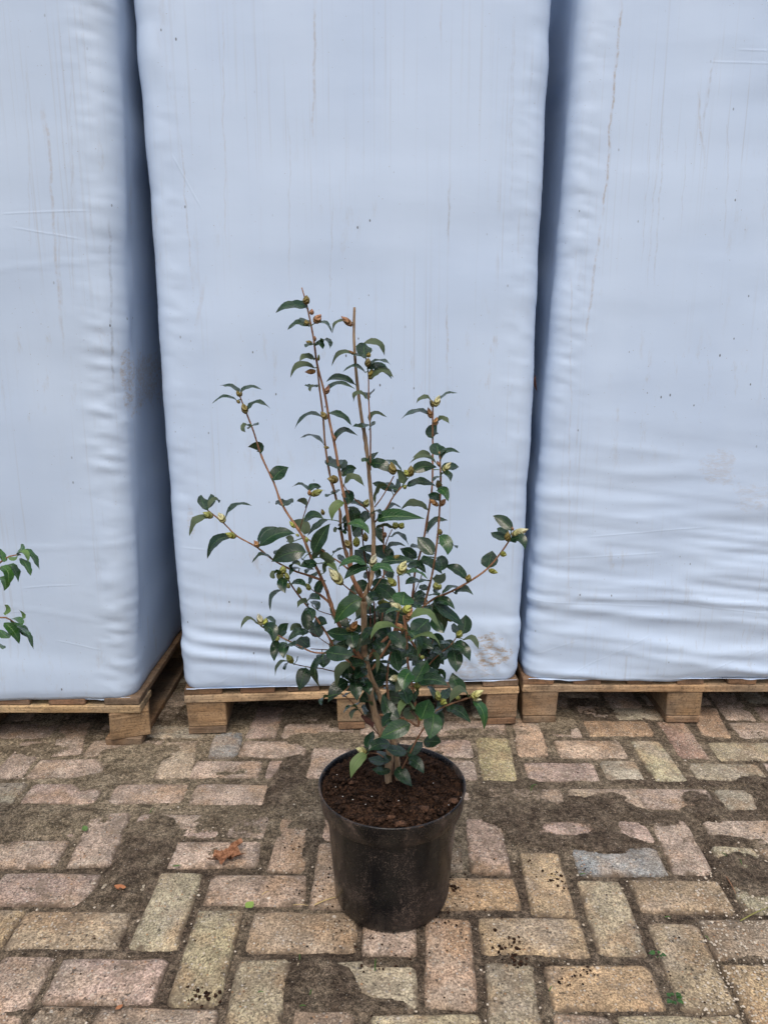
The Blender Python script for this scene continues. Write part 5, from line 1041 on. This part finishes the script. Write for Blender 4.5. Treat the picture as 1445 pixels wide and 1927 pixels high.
# lobed dry leaf, crumpled
def dry_leaf():
    rs = random.Random(9); c = on_z(424, 1618, .004); n = 34
    out = []
    for i in range(n):
        a = 2 * math.pi * i / n
        r = .017 + .026 * max(0, math.cos(a * 1 - .75)) ** 2 + .013 * max(0, math.cos(a + 2.6)) ** 2
        r *= (1 + .30 * math.sin(7 * a + .5)) * rs.uniform(.8, 1.12); out.append((r * math.cos(a) * 1.1, r * math.sin(a) * .95))
    vs = [(0, 0, .006)]; fs = []
    for f in (.45, .75, 1.0):
        for i, (x, y) in enumerate(out):
            vs.append((x * f, y * f, .003 + .010 * abs(math.sin(3.2 * (x + y) * 55 + 1)) * f + rs.uniform(-.002, .004) * f + (.008 * f if (i // 4) % 2 else 0)))
    for i in range(n):
        fs.append((0, 1 + i, 1 + (i + 1) % n))
        for k in range(2): fs.append((1 + k * n + i, 1 + (k + 1) * n + i, 1 + (k + 1) * n + (i + 1) % n, 1 + k * n + (i + 1) % n))
    o = mesh_obj('dry_leaf', vs, fs, M_DEAD); o.location = (c.x, c.y, .003); tag(o, 'crumpled brown lobed dead leaf lying on a pinkish brick left of the pot', 'dead leaf'); return o
dry_leaf()
def rod(name, a, b, r0, mat, label, cat, z=.004, mid=None):
    A, B_ = on_z(*a, z), on_z(*b, z); A.z = z; B_.z = z
    pts = [A, (A + B_) / 2 + Vector((0, 0, .002)), B_]; P = catmull(pts, [r0, r0, r0 * .5], .01); vs, fs = [], []
    loc = A.copy()
    t = (B_ - A).normalized(); s_ = t.cross(Vector((0, 0, 1))).normalized()
    for p, r in P:
        for j in range(5): an = j * 2 * math.pi / 5; vs.append(p - loc + s_ * math.cos(an) * r + Vector((0, 0, 1)) * math.sin(an) * r)
    for i in range(len(P) - 1):
        for j in range(5): fs.append((i * 5 + j, i * 5 + (j + 1) % 5, (i + 1) * 5 + (j + 1) % 5, (i + 1) * 5 + j))
    o = mesh_obj(name, vs, fs, mat); o.location = loc; tag(o, label, cat); return o
M_STRAW = mat_plain('straw', (0.42, 0.31, 0.13), (0.55, 0.43, 0.22), 200); M_NEEDLE = mat_plain('green_needle', (0.04, 0.10, 0.02), (0.08, 0.17, 0.04), 200)
rod('straw', (592, 1703), (632, 1688), .0013, M_STRAW, 'pale yellow straw touching the left foot of the pot', 'straw')
rod('straw', (493, 1684), (507, 1677), .0008, M_STRAW, 'short pale straw fragment on the brick left of the pot', 'straw')
rod('straw', (1028, 1646), (1055, 1653), .0006, M_STRAW, 'thin pale straw on the yellowish brick right of the pot', 'straw')
rod('straw', (552, 1703), (580, 1704), .0006, M_STRAW, 'thin straw lying along the joint left of the pot', 'straw')
rod('twig', (1392, 1733), (1445, 1707), .0013, mat_plain('green_twig', (0.16, 0.16, 0.05), (0.26, 0.25, 0.09), 120), 'thin greenish twig at the right edge of the pavement', 'twig')
rod('twig', (1366, 1650), (1384, 1682), .0011, M_TWIG, 'short reddish brown twig in the dark soil, right side', 'twig')
NLAB = ['thickest green needle, on the dark soil below the pot', 'green needle in the dark soil patch lower left of the pot', 'green needle on the upper rim of the dark soil patch below left of the pot', 'green needle in the dark soil right of the bluish paver', 'green needle standing out at the right edge in dark soil', 'green needle on the joint below the reddish twig, right side', 'green needle on the bluish grey paver', 'green needle in the sand right of the pale vertical brick, left side', 'green blade lying in the soil behind the pot on the right', 'green needle at the lower left of the dark soil patch', 'green needle at the bottom of the dark soil patch', 'short green blade crossing another behind the pot on the right', 'green needle in the wide joint near the bottom right', 'green needle in the joint left of the rough gritty brick at the right']
for i, (x, y, a) in enumerate(((706, 1815, 1.5), (585, 1867, 1.2), (564, 1800, 1.6), (1362, 1608, -.6), (1393, 1622, -1.2), (1256, 1726, 0), (1096, 1645, .1), (286, 1525, .9), (1000, 1484, 1.2), (491, 1867, 0), (570, 1893, 0), (1004, 1478, .4), (1036, 1860, 1.0), (1330, 1765, -.8))):
    L_ = 11 if i else 22
    rod('green_needle', (x - L_ / 2 * math.cos(a), y + L_ / 2 * math.sin(a)), (x + L_ / 2 * math.cos(a), y - L_ / 2 * math.sin(a)), .0009 if i else .0012, M_NEEDLE, NLAB[i], 'needle')['group'] = 'green needles on the paving'
def weed(px, py, n, r, label, seed):
    rs = random.Random(seed); c = on_z(px, py, 0); root = empty('weed_seedling', (c.x, c.y, -.002)); tag(root, label, 'weed', 'weed seedlings in the joints')
    for k in range(n):
        a = 2 * math.pi * k / n + rs.uniform(-.3, .3); q = rs.uniform(.4, 1) * r
        leaf_3d(root, Vector((c.x, c.y, .002)) + Vector((math.cos(a), math.sin(a), 0)) * q * .5 + Vector((0, 0, rs.uniform(.002, .007))), Vector((math.cos(a), math.sin(a), .35)), q, q * .7, M_LEAF_LIGHT)
weed(1236, 1803, 6, .012, 'tiny bright green seedling in the joint on the lower right', 1)
weed(1266, 1884, 9, .013, 'darker green seedling tuft in the joint at the lower right corner', 2)
# dead leaf caught between the middle and right bales
_p = on_y(1002, 722, 1.975)
o = ground_leaf('caught_leaf', 700, 1500, .045, .012, 0, .3, M_DEADDARK, 'dark withered leaf caught in the gap between middle and right bale', 'dead leaf', seed=12)
o.location = (_p.x + .002, 1.972, _p.z); o.rotation_euler = (0.2, math.radians(80), 0.3)
# crumbs of compost and gravel grains
rs = random.Random(21); pts = []
for _ in range(150):
    a = rs.uniform(0, 6.28); r = .115 + abs(rs.gauss(0, .05)); x, y = PX + r * math.cos(a), PY + r * math.sin(a)
    pts.append(((x, y, .001), rs.choice((.0012, .0018, .0024))))
for (px, py, k, sp_) in ((851, 1672, 26, .007), (850, 1665, 10, .005), (955, 1785, 40, .022), (975, 1808, 24, .016), (370, 1872, 34, .012), (405, 1872, 16, .008), (1040, 1655, 34, .022), (1075, 1845, 18, .014), (555, 1585, 10, .02), (715, 1835, 4, .01), (700, 1825, 3, .01), (1100, 1830, 14, .012), (995, 1622, 6, .006)):
    c = on_z(px, py)
    for _ in range(int(k * .65)): pts.append(((c.x + rs.gauss(0, sp_), c.y + rs.gauss(0, sp_ * .8), .001), rs.choice((.0012, .002, .003, .0036 if k > 20 else .002))))
for _ in range(260):
    y = rs.uniform(.98, 1.9); x = rs.uniform(-.55, .55) * y; pts.append(((x, y, .001), rs.choice((.0009, .0013, .002))))
o = lumps('soil_crumbs', pts, M_SOIL, None, 5); tag(o, 'dark crumbs of spilt compost scattered over the bricks', 'soil', kind='stuff')
pts = []
for _ in range(620):
    y = rs.uniform(.95, 1.95); x = rs.uniform(-.56, .56) * y
    if (x - PX) ** 2 + (y - PY) ** 2 < .013: continue
    pts.append(((x, y, .0005), rs.choice((.0010, .0014, .0019, .0026))))
for _ in range(420):
    c = on_z(rs.uniform(1310, 1460), rs.uniform(1600, 1927)); pts.append(((c.x, c.y, .001), rs.uniform(.0012, .003)))
o = lumps('gravel_grains', pts, mat_plain('pale_grit', (0.34, 0.28, 0.20), (0.55, 0.50, 0.42), 130), None, 6, .5); tag(o, 'pale grit grains lying loose on the paving', 'gravel', kind='stuff')
